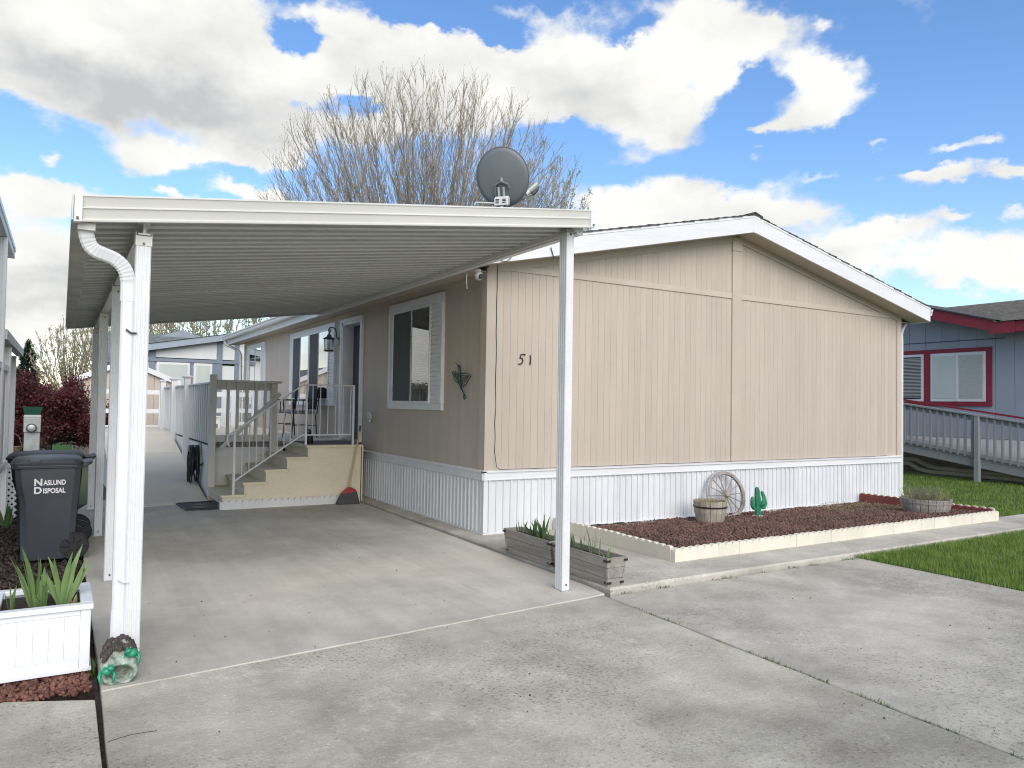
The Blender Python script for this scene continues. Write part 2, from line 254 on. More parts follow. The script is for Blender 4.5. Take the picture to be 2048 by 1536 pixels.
# ---------------------------------------------------------------- mesh builder
class MB:
    def __init__(s): s.v=[]; s.f=[]
    def box(s,a,b):
        x0,x1=sorted((a[0],b[0])); y0,y1=sorted((a[1],b[1])); z0,z1=sorted((a[2],b[2])); n=len(s.v)
        s.v+=[(x0,y0,z0),(x1,y0,z0),(x1,y1,z0),(x0,y1,z0),(x0,y0,z1),(x1,y0,z1),(x1,y1,z1),(x0,y1,z1)]
        s.f+=[tuple(n+i for i in q) for q in ((0,3,2,1),(4,5,6,7),(0,1,5,4),(1,2,6,5),(2,3,7,6),(3,0,4,7))]; return s
    def hexa(s,b,t):   # b: 4 points ccw from above (bottom), t: 4 above them
        n=len(s.v); s.v+=list(map(tuple,b))+list(map(tuple,t))
        s.f+=[tuple(n+i for i in q) for q in ((0,3,2,1),(4,5,6,7),(0,1,5,4),(1,2,6,5),(2,3,7,6),(3,0,4,7))]; return s
    def quad(s,*p):
        n=len(s.v); s.v+=[tuple(q) for q in p]; s.f.append(tuple(range(n,n+len(p)))); return s
    def loft(s,rings,caps=True,closed=True):
        n=len(s.v); k=len(rings[0])
        for r in rings: s.v+=[tuple(p) for p in r]
        for i in range(len(rings)-1):
            for j in range(k if closed else k-1):
                a=n+i*k+j; b=n+i*k+(j+1)%k; s.f.append((a,b,b+k,a+k))
        if caps and closed:
            s.f.append(tuple(n+k-1-j for j in range(k))); s.f.append(tuple(n+(len(rings)-1)*k+j for j in range(k)))
        return s
    def extrude(s,prof,P0,P1,A,B,caps=True):
        A=Vector(A);B=Vector(B); return s.loft([[Vector(P)+A*a+B*b for a,b in prof] for P in (P0,P1)],caps)
    def tube(s,pts,r,n=8,caps=True,sq=None,upv=(0,0,1)):
        pts=[Vector(p) for p in pts]; rings=[]; R=r if isinstance(r,(list,tuple)) else [r]*len(pts)
        t0=(pts[1]-pts[0]).normalized(); u=Vector(upv)
        if abs(t0.dot(u))>.95: u=Vector((0,1,0)) if abs(t0.y)<.9 else Vector((1,0,0))
        u=(u-t0*u.dot(t0)).normalized()
        for i,p in enumerate(pts):
            t=(pts[min(i+1,len(pts)-1)]-pts[max(i-1,0)]).normalized(); u=(u-t*u.dot(t)).normalized(); w=t.cross(u)
            if sq: rings.append([p+u*a*sq[0]*R[i]+w*b*sq[1]*R[i] for a,b in ((1,.7),(.7,1),(-.7,1),(-1,.7),(-1,-.7),(-.7,-1),(.7,-1),(1,-.7))])
            else: rings.append([p+(u*math.cos(2*math.pi*k/n)+w*math.sin(2*math.pi*k/n))*R[i] for k in range(n)])
        return s.loft(rings,caps)
    def lathe(s,c,prof,n=24,caps=True,axis='z'):
        c=Vector(c); rings=[]
        for r,z in prof:
            rings.append([c+(Vector((r*math.cos(2*math.pi*k/n),r*math.sin(2*math.pi*k/n),z)) if axis=='z' else Vector((r*math.cos(2*math.pi*k/n),z,r*math.sin(2*math.pi*k/n))) if axis=='y' else Vector((z,r*math.cos(2*math.pi*k/n),r*math.sin(2*math.pi*k/n)))) for k in range(n)])
        return s.loft(rings,caps)
    def blob(s,c,r,n=8,m=5,jit=0):
        c=Vector(c); rings=[]
        for i in range(1,m):
            th=math.pi*i/m
            rings.append([c+Vector((r[0]*math.sin(th)*math.cos(2*math.pi*k/n),r[1]*math.sin(th)*math.sin(2*math.pi*k/n),-r[2]*math.cos(th)))*(1+random.uniform(-jit,jit)) for k in range(n)])
        return s.loft(rings)
    def build(s,name,m,parent=None,smooth=False,bevel=0,**tags):
        root=parent; off=Vector((0,0,0))
        if parent is None:
            a=np.array([tuple(p) for p in s.v]); off=Vector(((a[:,0].min()+a[:,0].max())/2,(a[:,1].min()+a[:,1].max())/2,a[:,2].min()))
        else:
            while root.parent: root=root.parent
            off=root.location.copy()
        me=bpy.data.meshes.new(name); me.from_pydata([tuple(Vector(p)-off) for p in s.v],[],s.f); me.update()
        me.materials.append(m)
        if smooth: me.shade_smooth() if smooth is True else me.shade_smooth()
        o=bpy.data.objects.new(name,me); C.objects.link(o); o.parent=parent
        if parent is None: o.location=off
        if smooth=='auto':
            try: me.set_sharp_from_angle(angle=math.radians(35))
            except Exception: pass
        if bevel:
            bv=o.modifiers.new('bevel','BEVEL'); bv.width=bevel; bv.segments=2; bv.limit_method='ANGLE'
        for k,v in tags.items(): o[k]=v
        return o
def E(name,loc,label,cat,group=None,rz=0):
    o=bpy.data.objects.new(name,None); C.objects.link(o); o.location=loc; o.empty_display_size=.1
    o['label']=label; o['category']=cat
    if group: o['group']=group
    return o
def tag(o,label,cat,group=None):
    o['label']=label; o['category']=cat
    if group: o['group']=group
    return o
def npmesh(name,V,F,m,parent=None,kind=None,off=None):
    V=np.asarray(V,float); off=np.zeros(3) if off is None else np.asarray(off)
    if parent:
        r=parent
        while r.parent: r=r.parent
        off=np.array(r.location)
    me=bpy.data.meshes.new(name); V=(V-off).astype(np.float32); F=np.asarray(F,np.int32); k=F.shape[1]
    me.vertices.add(len(V)); me.vertices.foreach_set('co',V.ravel()); me.loops.add(F.size); me.loops.foreach_set('vertex_index',F.ravel())
    me.polygons.add(len(F)); me.polygons.foreach_set('loop_start',np.arange(0,F.size,k,dtype=np.int32)); me.polygons.foreach_set('loop_total',np.full(len(F),k,np.int32))
    me.update(); me.validate(); me.materials.append(m)
    o=bpy.data.objects.new(name,me); C.objects.link(o); o.parent=parent
    if not parent: o.location=off
    if kind: o['kind']=kind
    return o
def copy_tree(o,parent=None):
    c=o.copy(); C.objects.link(c); c.parent=parent
    for ch in list(o.children): copy_tree(ch,c)
    return c
def box(name,a,b,m,parent=None,bevel=0,**t): return MB().box(a,b).build(name,m,parent,bevel=bevel,**t)
def shared(o,loc):   # an alike piece: same mesh, moved
    c=o.copy(); C.objects.link(c); c.location=loc; return c
def ST(name,mb,m,**k): return mb.build(name,m,kind='structure',**k)
# ---------------------------------------------------------------- ground
g=MB(); g.quad((-1500,-1500,-.10),(1500,-1500,-.10),(1500,1500,-.10),(-1500,1500,-.10))
ST('ground',g,mat('far_ground',(.075,.10,.035,1),.95,.3,.3,col2=(.12,.125,.06,1)))
def slab(name,pts,z,m,t=.12,lip=.006):
    b=MB(); n=len(pts); cx=sum(p[0] for p in pts)/n; cy=sum(p[1] for p in pts)/n
    def off(p,d):
        v=Vector((cx-p[0],cy-p[1])).normalized(); return (p[0]+v.x*d,p[1]+v.y*d)
    b.loft([[(*p,z-t) for p in pts],[(*p,z-lip) for p in pts],[(*off(p,lip),z) for p in pts]]); return ST(name,b,m)
def hjag(a,b,n,amp):   # a slightly ragged edge between two points
    a=Vector(a);b=Vector(b);d=(b-a); nn=Vector((-d.y,d.x)).normalized()
    return [tuple(a+d*(i/n)+nn*random.uniform(-amp,amp)) for i in range(n)]
slab('carport_floor',[(-3.885,-2.965)]+hjag((-3.4,-2.918),(-.36,-2.622),26,.004)+[(-.335,-2.60)]+hjag((-.30,-2.3),(-.205,4.4),20,.004)+[(-.2,5.2),(-3.42,5.2),(-3.66,5.2),(-3.885,4.2)],0,C_CAR)
slab('driveway',[(-3.885,-2.985)]+[(-3.895,-3.6),(-3.90,-12),(-.62,-12)]+hjag((-.60,-9),(-.385,-2.68),34,.006)+[(-.372,-2.642)]+hjag((-.40,-2.64),(-3.86,-2.975),24,.004),-.004,C_DRV)
slab('driveway',hjag((-.352,-2.68),(-.575,-9),34,.006)[::1]+[(-.60,-12),(2.90,-12),(2.93,-2.66)]+hjag((2.9,-2.645),(-.3,-2.655),24,.004),-.012,C_DR2)
slab('walkway',[(-.275,-2.60)]+hjag((-.2,-2.605),(3.1,-2.60),20,.005)+[(12,-2.56),(12,-1.93),(6.9,-1.93),(6.9,.02),(-.02,.02),(-.02,4.9),(-.175,4.9)]+hjag((-.18,4.8),(-.27,-2.5),22,.004),.035,C_WLK,.15,.018)
slab('neighbour_driveway',[(-3.915,-3.02),(-3.92,-12),(-9,-12),(-9,-2.78),(-4.3,-2.84)],-.02,concrete('neighbour_concrete',(.36,.335,.27),(.52,.49,.40),.8,.05,(1,1,1),.35,140,1.0))
box('joint_soil',(-3.91,-12,-.11),(3.0,5.2,-.055),SOIL,kind='structure')
ST('planting_bed',MB().box((-9,-2.82,-.12),(-3.895,13.2,-.035)),SOIL)
ST('far_lawn',MB().box((-9,15.2,-.12),(-3.2,20.6,-.02)),mat('lawn_green',(.05,.12,.02,1),.9,.3,8))
ST('back_path',MB().box((-9,13.6,-.12),(-1.0,14.28,-.01)),C_WLK)
ST('lawn',MB().box((2.96,-12,-.11),(13.4,-2.62,-.012)),mat('lawn_soil',(.045,.075,.018,1),.95,.4,20))
ST('lawn',MB().box((6.95,-1.9,-.11),(13.6,12,-.008)),MT['lawn_soil'])
# ---------------------------------------------------------------- the tan mobile home
W8=8.0; PITCH=.217
home=E('mobile_home',(4,6,0),'tan mobile home with white skirting and the number 51 on its gable end','house')
zt=lambda x: 3.0+PITCH*(x+.29) if x<=4.01 else 3.9331-PITCH*(x-4.01)   # underside of the rake
zs=lambda x: zt(x)+.02
# solid core behind the boards
core=MB()
core.loft([[(.001,y,.1),(7.97,y,.1),(7.97,y,zt(7.97)+.1),(4.01,y,zt(4.01)+.1),(.001,y,zt(.001)+.1)] for y in (.001,4.05)])
core.loft([[(.30,y,.1),(7.97,y,.1),(7.97,y,zt(7.97)+.1),(4.01,y,zt(4.01)+.1),(.30,y,zt(.3)+.1)] for y in (4.05,5.06)])
core.loft([[(.001,y,.1),(7.97,y,.1),(7.97,y,zt(7.97)+.1),(4.01,y,zt(4.01)+.1),(.001,y,zt(.001)+.1)] for y in (5.06,13.05)])
core.build('wall_core',TAN,home)
P_=.098; BW=.0956
def board_mesh(w,h):
    pass
# gable boards: lower ones alike, upper ones cut to the slope
first=None
x=.112; i=0
while x<7.87:
    x1=min(x+BW,7.875)
    if 3.90<x+BW/2<4.12: x+=P_; continue
    if first is None:
        first=box('siding_board',(x,-.004,.75),(x+BW,.025,3.046),TAN,home); fx=x
    else: c=first.copy(); C.objects.link(c); c.location=(x-fx,0,0)
    zl,zr=zs(x),zs(x1)
    if min(zl,zr)>3.13:
        MB().hexa([(x,-.004,3.115),(x1,-.004,3.115),(x1,.025,3.115),(x,.025,3.115)],[(x,-.004,zl),(x1,-.004,zr),(x1,.025,zr),(x,.025,zl)]).build('siding_board',TAN,home)
    x+=P_
# side wall boards
first=None; y=.125
while y<12.95:
    if 4.02<y+BW/2<5.10:
        box('siding_board',(.025,y,2.90),(-.004,y+BW,3.02),TAN,home); y+=P_; continue
    if first is None: first=box('siding_board',(.025,y,.75),(-.004,y+BW,3.02),TAN,home); fy=y
    else: c=first.copy(); C.objects.link(c); c.location=(0,y-fy,0)
    y+=P_
def tb(name,a,b,m=TANF,bev=.002,**k): return box(name,a,b,m,home,bevel=bev,**k)
tb('corner_board',(-.022,-.022,.755),(.108,.03,3.05)); tb('corner_board',(-.022,.031,.755),(.03,.12,3.02))
tb('corner_board',(7.88,-.022,.755),(8.0,.03,3.13)); tb('corner_board',(-.022,12.95,.755),(.03,13.06,3.02))
tb('centre_batten',(3.93,-.026,.757),(4.11,.02,3.72)); tb('centre_batten',(3.925,-.032,3.723),(4.115,.02,3.92))
tb('gable_trim',(.109,-.018,3.045),(3.929,.02,3.117)); tb('gable_trim',(4.111,-.018,3.045),(7.879,.02,3.117))
for sgn in (0,1):
    xa,xb=(.0,3.92) if not sgn else (4.12,8.0)
    MB().hexa([(xa,-.024,zt(xa)-.075),(xb,-.024,zt(xb)-.075),(xb,.02,zt(xb)-.075),(xa,.02,zt(xa)-.075)],[(xa,-.024,zt(xa)+.03),(xb,-.024,zt(xb)+.03),(xb,.02,zt(xb)+.03),(xa,.02,zt(xa)+.03)]).build('frieze_board',TANF,home)
tb('eave_frieze',(-.02,.125,2.945),(.02,12.94,3.02))
tb('door_sill_board',(-.004,4.02,.76),(.03,5.12,.87),TANF)
# belly band
BB=[(0,0),(.03,0),(.034,.008),(.03,.016),(.028,.085),(.045,.09),(.045,.105),(.02,.115),(0,.115)]
MB().extrude(BB,(-.045,0,.64),(W8+.01,0,.64),(0,-1,0),(0,0,1)).build('belly_band',WHP,home)
MB().extrude([(a,b) for a,b in BB],(0,-.045,.64),(0,13.0,.64),(-1,0,0),(0,0,1)).build('belly_band',WHP,home)
# skirting panels with pressed ribs
def skirt_mb(w=.38,h=.62):
    b=MB(); pr=[]
    x=0
    while x<w-.01:
        pr+=[(x,0),(x+.034,0),(x+.037,.015),(x+.048,.018),(x+.059,.015),(x+.062,0)]; x+=.095
    pr.append((w-.002,0)); n=len(pr)
    b.loft([[(p[0],-p[1],z) for p in pr] for z in (.03,.03+h)],caps=False,closed=False)
    b.v+=[]; return b
sk=skirt_mb(); f1=MB(); f1.v=[(p[0]+.012,p[1]-.004,p[2]) for p in sk.v]; f1.f=[q[::-1] for q in sk.f]
s0=f1.build('skirt_panel',WHS,home)
for k in range(1,21): c=s0.copy(); C.objects.link(c); c.location=(k*.38,random.uniform(-.002,.002),0)
f2=MB(); f2.v=[(p[1]-.004,p[0]+.012,p[2]) for p in sk.v]; f2.f=list(sk.f)
s1=f2.build('skirt_panel',WHS,home)
for k in range(1,34): c=s1.copy(); C.objects.link(c); c.location=(random.uniform(-.002,.002),k*.38,0)

tb('skirt_rail',(-.03,-.03,.0),(W8,0.005,.052),WHT,.004); tb('skirt_rail',(-.03,.006,.0),(.005,13,.052),WHT,.004)
tb('skirt_corner',(-.022,-.022,.053),(.03,.03,.64),WHT,.004); tb('skirt_corner',(7.965,-.02,.053),(8.01,.03,.64),WHT,.004)
# skirt and wall on the far side and back so that the home is closed
box('wall',(7.97,.031,.0),(8.0,13.05,3.1),TAN,home); box('wall',(0.03,13.05,0),(7.97,13.08,3.1),TAN,home)
# roof
yA,yB=-.33,13.9
for sg in (0,1):
    def q(x,z): return (x,z) if sg==0 else (8.02-x,z)
    pr=[q(-.30,3.02),q(4.01,zt(4.01)+.02),q(4.01,zt(4.01)+.232),q(-.30,3.232)]
    if sg: pr=pr[::-1]
    # soffit board (underside) and roof deck
    b=MB(); b.loft([[(p[0],y,p[1]) for p in [q(-.285,3.008),q(4.01,zt(4.01)+.008),q(4.01,zt(4.01)+.026),q(-.285,3.026)]] for y in (-.305,.0)]); b.build('soffit',TANF,home)
    b=MB(); b.loft([[(p[0],y,p[1]) for p in [q(-.27,3.19),q(4.01,zt(4.01)+.19),q(4.01,zt(4.01)+.225),q(-.27,3.225)]] for y in (-.30,yB)]); b.build('roof_deck',SHNG,home)
    # rake fascia
    b=MB(); n=14
    ring=[]
    xs=[-.29+(4.01-.29*-1-0)*0+ (4.30)*i/n for i in range(n+1)]
    for xx in xs:
        X=xx if sg==0 else 8.02-xx; z0=3.0+PITCH*(xx+.29)
        ring.append([(X,-.337,z0),(X,-.305,z0),(X,-.305,z0+.232),(X,-.337,z0+.232)])
    b.loft(ring); b.build('rake_fascia',WHP,home,bevel=.003)
    # drip edge and shingle courses seen end on
    b=MB(); b.loft([[(X if sg==0 else 8.02-X,y,3.0+PITCH*(X+.29)+z) for y,z in ((-.343,.205),(-.337,.205),(-.337,.237),(-.343,.237))] for X in (-.29,4.0)]); b.build('drip_edge',WHT,home)
    k=0; X=-.33
    while X<4.0:
        X2=X+.15; za=3.0+PITCH*(X+.29)+.238; zb=3.0+PITCH*(X2+.29)+.238; r=random.uniform(0,.006); yo=yA-random.uniform(.012,.03)
        pts=[(X,za-.002+r),(X,za+.014+r),(X2+.04,zb+.012),(X2+.04,zb+.001)]
        MB().loft([[(p[0] if sg==0 else 8.02-p[0],y,p[1]) for p in pts] for y in (yo,yB+.02)]).build('shingle_course',SHNG,home); X=X2
MB().loft([[(3.86,y,3.9331+.215),(4.01,y,3.9331+.262),(4.16,y,3.9331+.215),(4.16,y,3.9331+.235),(4.01,y,3.9331+.282),(3.86,y,3.9331+.235)] for y in (-.355,13.92)]).build('ridge_cap',SHNG,home)
MB().loft([[(p[0],y,p[1]) for p in ((3.995,3.925),(4.035,3.925),(4.20,3.89),(4.20,4.118),(4.01,4.168),(3.995,4.165))] for y in (-.341,-.338)]).build('peak_plate',WHP,home)
# eave: soffit, fascia, gutter along the left side
box('soffit',(-.285,.0,3.0),(.0,13.9,3.012),TANF,home)
tb('eave_fascia',(-.305,-.303,2.995),(-.285,13.95,3.19),WHP)
GP=[(0,0),(-.085,0),(-.10,.03),(-.105,.07),(-.125,.085),(-.125,.11),(-.115,.11),(-.11,.095),(-.095,.075),(-.08,.012),(-.008,.012),(-.008,.11),(0,.11)]
MB().extrude(GP,(-.306,5.2,3.115),(-.306,14.0,3.115),(1,0,0),(0,0,1)).build('gutter',WHT,home)
MB().tube([(-.36,13.9,3.12),(-.36,13.9,3.05),(-.33,13.87,3.0),(-.1,13.6,2.86),(-.06,13.45,2.8),(-.045,13.35,2.7),(-.045,13.3,2.0),(-.045,13.3,.2)],.035,sq=(1,.8)).build('downspout',WHT,home)
# right eave gutter end and downspout at the far right corner
MB().extrude([(-a,b) for a,b in GP][::-1],(8.335,-.30,3.115),(8.335,13.9,3.115),(1,0,0),(0,0,1)).build('gutter',WHT,home)
tb('eave_fascia',(8.305,-.303,2.995),(8.325,13.95,3.19),WHP); box('soffit',(8.0,.0,3.0),(8.305,13.9,3.012),TANF,home)
MB().tube([(8.38,.12,3.13),(8.37,.12,3.06),(8.28,.10,2.98),(8.12,.05,2.88),(8.06,.03,2.80),(8.05,.02,2.68),(8.05,.02,1.5),(8.05,.02,.12),(8.07,-.02,.05)],.034,sq=(1,.8)).build('downspout',WHT,home)
# windows on the side wall
def win_side(y0,y1,z0,z1,wy0,wy1,wz0,wz1,units):
    """outer trim y0..y1, inner window wy0..wy1; units: list of (ya,yb,kind)"""
    w=box('window',(-.03,wy0+.002,wz0+.002),(-.001,wy1-.002,wz1-.002),DARKIN,home)
    t=.042
    for a,b in (((-t,y0,z0),(0,y1,wz0-.0)),((-t,y0,wz1),(0,y1,z1)),((-t-.004,y0,wz0+.001),(0,y0+.07,wz1-.001)),((-t-.004,y1-.03,wz0+.001),(0,y1,wz1-.001))):
        box('window_trim',a,b,WHP,home,bevel=.003)
    # ribbed strips either side of the glazing
    for ya,yb in ((y0+.071,wy0-.001),(wy1+.001,y1-.031)):
        if yb-ya<.04: continue
        n=int((wz1-wz0)/.058); h=(wz1-wz0)/n
        b=MB(); 
        for k in range(n): z=wz0+k*h; b.hexa([(-.034,ya,z+.001),(-.002,ya,z+.001),(-.002,yb,z+.001),(-.034,yb,z+.001)],[(-.027,ya,z+h-.001),(-.002,ya,z+h-.001),(-.002,yb,z+h-.001),(-.027,yb,z+h-.001)])
        b.build('louvre_strip',WHP,home,kind='stuff')
    for u,(ya,yb,kd) in enumerate(units):
        fr=MB(); f=.022
        for a,b_ in (((-.052,ya,wz0),(-.031,ya+f,wz1)),((-.052,yb-f,wz0),(-.031,yb,wz1)),((-.052,ya+f,wz0),(-.031,yb-f,wz0+f+.008)),((-.052,ya+f,wz1-f),(-.031,yb-f,wz1))): fr.box(a,b_)
        fr=fr.build('sash',WHT,w)
        fr_in=(ya+f,yb-f,wz0+f+.008,wz1-f)
        if kd=='blind':
            b=MB(); z=wz0+.05
            while z<wz1-.05: b.hexa([(-.0365,ya+f,z),(-.034,ya+f,z),(-.034,yb-f,z),(-.0365,yb-f,z)],[(-.0345,ya+f,z+.014),(-.032,ya+f,z+.014),(-.032,yb-f,z+.014),(-.0345,yb-f,z+.014)]); z+=.032
            b.build('blind',BLIND,w)
            box('pane',(-.042,fr_in[0],fr_in[2]),(-.040,fr_in[1],fr_in[3]),GLT,w)
        elif kd=='screen': box('insect_screen',(-.046,fr_in[0],fr_in[2]),(-.040,fr_in[1],fr_in[3]),SCRN,w)
        else: box('pane',(-.044,fr_in[0],fr_in[2]),(-.040,fr_in[1],fr_in[3]),GLS,w)
win_side(1.08,2.87,1.415,2.91,1.43,2.69,1.50,2.785,[(1.43,2.06,'blind'),(2.04,2.69,'screen')])
win_side(5.41,8.37,1.43,2.90,5.72,8.12,1.53,2.80,[(5.72,6.35,'pane'),(6.33,6.93,'screen'),(6.97,7.58,'pane'),(7.56,8.12,'screen')])
win_side(10.68,12.62,1.28,2.90,11.0,12.35,1.38,2.80,[(11.0,11.65,'pane'),(11.63,12.35,'pane')])
# entrance door, set back
box('door_jamb',(-.03,4.98,.87),(.16,5.02,2.84),WHP,home); box('door_jamb',(-.03,4.10,.87),(.16,4.14,2.84),WHP,home); box('door_jamb',(-.03,4.10,2.80),(.16,5.02,2.84),WHP,home)
box('door_trim',(-.045,5.021,.87),(0,5.10,2.90),WHP,home,bevel=.003); box('door_trim',(-.045,4.02,.87),(0,4.099,2.90),WHP,home,bevel=.003); box('door_trim',(-.045,4.10,2.841),(0,5.02,2.90),WHP,home,bevel=.003)
dr=box('door',(.16,4.08,.88),(.20,5.06,2.86),NAVY,home)
for z0,z1 in ((1.0,1.75),(1.9,2.7)):
    box('door_panel',(.150,4.24,z0),(.161,4.52,z1),NAVY,dr,bevel=.004); box('door_panel',(.150,4.6,z0),(.161,4.88,z1),NAVY,dr,bevel=.004)
MB().tube([(.16,4.22,1.82),(.10,4.22,1.82),(.10,4.30,1.82)],.012).build('door_handle',BLACK,dr)
box('door_threshold',(-.04,4.14,.865),(.16,4.98,.885),GAL,home)
# house number 51
def num(pts,r): MB().tube(pts,r,n=6).build('house_number',BLACK,home,smooth=True)
num([(.51,-.014,2.085),(.47,-.014,2.088),(.447,-.014,2.083),(.437,-.014,2.04),(.46,-.014,2.045),(.475,-.014,2.03),(.475,-.014,2.0),(.455,-.014,1.978),(.428,-.014,1.972),(.418,-.014,1.978)],.0075)
num([(.575,-.014,2.085),(.582,-.014,2.05),(.579,-.014,2.01),(.574,-.014,1.970)],.0075)
# cable down the corner
pts=[(.108,-.03,3.12)]
z=3.0
while z>.80: pts.append((.108+random.uniform(-.006,.006),-.03,z)); z-=.17
pts+=[(.125,-.05,.79),(.16,-.055,.765),(.5,-.055,.762)]
cb=[(x,-.055,.760+random.uniform(-.002,.004)) for x in np.arange(.9,7.9,.35)]
MB().tube(pts+cb,.0038,n=5).build('cable',BLACK,home)
MB().tube([(.62,-.345,3.30),(.64,-.35,3.24),(.66,-.35,3.18)],.006,n=5).build('cable',BLACK,home)
MB().tube([(.10,-.345,3.20),(.09,-.35,3.12),(.04,-.35,3.075),(-.02,-.35,3.07),(-.08,-.35,3.12),(-.1,-.345,3.15)],.005,n=5).build('cable',BLACK,home)
box('cable_clip',(-.20,-.36,3.10),(-.05,-.338,3.125),BLACK,home)
# ---------------------------------------------------------------- things fixed to the home
l=E('wall_lantern',(0,5.24,2.45),'black carriage lantern with clear panes on the wall beside the door','lantern')
lx,ly=-.19,5.24
MB().lathe((0,0,0),[(.055,0),(.06,.01),(.03,.025)],12,axis='x').v
wp=MB(); wp.box((-.02,ly-.045,2.50),(-.0045,ly+.045,2.70)); wp.build('wall_plate',BLACK,l,bevel=.006)
MB().tube([(-.02,ly,2.58),(-.05,ly,2.62),(-.06,ly,2.70),(-.08,ly,2.76),(-.13,ly,2.79),(-.18,ly,2.775),(-.205,ly,2.735),(-.19,ly,2.705),(-.165,ly,2.715),(-.165,ly,2.74),(-.18,ly,2.745)],.010,n=6).build('scroll_arm',BLACK,l)
MB().lathe((lx,ly,0),[(.008,2.70),(.014,2.685),(.010,2.67),(.03,2.655),(.045,2.62),(.095,2.598),(.10,2.588),(.095,2.58)],16).build('cap',BLACK,l)
MB().lathe((lx,ly,0),[(.07,2.365),(.088,2.372),(.088,2.385),(.07,2.39)],16).build('base',BLACK,l)
MB().lathe((lx,ly,0),[(.068,2.39),(.078,2.58)],12).build('globe',GLT,l)
for k in range(6):
    a=k*math.pi/3; MB().tube([(lx+.076*math.cos(a),ly+.076*math.sin(a),2.385),(lx+.084*math.cos(a),ly+.084*math.sin(a),2.585)],.005,n=4).build('cage_bar',BLACK,l)
MB().tube([(lx,ly,2.39),(lx,ly,2.5)],.018,n=8).build('bulb',BRASS,l)
# hummingbird
hb=E('wall_ornament',(0,.5,1.6),'verdigris metal hummingbird hung on the tan wall right of the window','wall ornament')
bx=-.03
MB().tube([(bx,.73,2.005),(bx,.68,1.975),(bx,.655,1.965)],[.003,.004,.008],n=6).build('beak',VERD,hb)
MB().tube([(bx,.665,1.968),(bx,.625,1.955),(bx,.60,1.90),(bx,.605,1.83),(bx,.60,1.76),(bx,.555,1.69),(bx,.51,1.645),(bx,.48,1.62)],[.007,.016,.013,.019,.021,.013,.008,.004],n=8).build('body',VERD,hb,smooth=True)
def wing(tip,a,b,n):
    MB().tube([(bx,*a),(bx-.005,*[(a[i]+tip[i])/2+(.02 if i else .0) for i in (0,1)]),(bx-.005,*tip),(bx-.005,*[(b[i]+tip[i])/2-(.03 if i else 0) for i in (0,1)]),(bx,*b)],.006,n=5).build('wing_outline',VERD,hb)
    r=MB()
    for k in range(1,n):
        t=k/n; p=[a[i]*(1-t)+b[i]*t for i in (0,1)]; s=.35+.5*t if False else .86-.35*t
        q=[p[i]*(1-s)+tip[i]*s for i in (0,1)]; r.tube([(bx,*p),(bx-.004,*q)],.0035,n=4)
    r.build('wing_ribs',VERD,hb)
wing((.80,1.89),(.64,1.85),(.62,1.74),6); wing((.30,1.83),(.57,1.86),(.545,1.70),7)
MB().tube([(bx,.49,1.63),(bx,.455,1.595),(bx,.445,1.565),(bx,.475,1.555),(bx,.49,1.59),(bx,.48,1.625)],.008,n=5).build('tail_feathers',VERD,hb)
oc=E('outlet_cover',(0,3.6,1.24),'small grey outdoor socket cover on the wall right of the door','outlet cover')
MB().box((-.05,3.55,1.24),(-.0045,3.67,1.35)).build('lid',GAL,oc,bevel=.01); MB().tube([(-.03,3.60,1.24),(-.03,3.60,1.20)],.03,n=8).build('cord_outlet',GAL,oc)
cc=E('security_camera',(-.2,-.1,2.85),'white round security camera under the front corner of the eave','camera')
MB().lathe((-.2,-.12,0),[(.035,2.995),(.035,2.965),(.028,2.96)],14).build('mount',WHT,cc)
MB().blob((-.2,-.15,2.915),(.045,.055,.05),14,9).build('housing',WHT,cc,smooth=True)
MB().lathe((-.2,0,2.905),[(.028,-.215),(.028,-.18),(.01,-.175)],14,axis='y').build('lens',BLACK,cc)
MB().tube([(-.28,-.02,2.95),(-.285,-.02,2.88),(-.28,-.02,2.82),(-.275,-.02,2.78)],.005,n=4).build('cord',CREAM,cc)
# satellite dish on the roof
sd_=E('satellite_dish',(1.0,1.5,3.6),'grey satellite dish seen from behind, standing on the roof above the carport edge','satellite dish')
# axis of the dish: it looks away from the camera and up to the right
ax=Vector((.72,.62,.36)).normalized(); cz=Vector((1.03,1.5,4.645)); uu=(Vector((0,0,1))-ax*ax.z).normalized(); ww=ax.cross(uu)
b=MB(); R0=.40; rings=[]
for k in range(7):
    r=R0*k/6 if k else .001; d=.05*(r/R0)**2; rings.append([cz+ax*(d-.02)+(uu*math.cos(2*math.pi*j/40)*1.02+ww*math.sin(2*math.pi*j/40)*.96)*r for j in range(40)])
for k in range(6,-1,-1):
    r=R0*k/6 if k else .001; d=.05*(r/R0)**2; rings.append([cz+ax*(d-.012)+(uu*math.cos(2*math.pi*j/40)*1.02+ww*math.sin(2*math.pi*j/40)*.96)*r for j in range(40)])
b.loft(rings).build('reflector',DISH,sd_,smooth=True)
b=MB(); b.tube([cz+ax*.032+(uu*math.cos(2*math.pi*j/40)*1.02+ww*math.sin(2*math.pi*j/40)*.96)*R0 for j in range(41)],.007,n=5); b.build('rim',DISH,sd_)
bk=cz-uu*.17-ax*.03
b=MB(); b.tube([bk+ww*.10+uu*.02,bk+ww*.09+uu*.08-ax*.01,bk+uu*.12-ax*.015,bk-ww*.09+uu*.08-ax*.01,bk-ww*.11-uu*.03,bk-ww*.10-uu*.12],.016,n=6); b.build('back_bracket',DISH,sd_)
b=MB(); b.tube([bk+uu*.12,bk+uu*.17-ax*.0],.02,n=6).build('bracket_bolt',GAL,sd_)
for s in (-1,1): b=MB(); b.tube([bk+ww*s*.035+uu*.05-ax*.05,bk+ww*s*.035-uu*.10-ax*.06],.018,n=6); b.build('elevation_plate',GAL,sd_)
hsn=MB(); c=bk-ax*.08-uu*.17
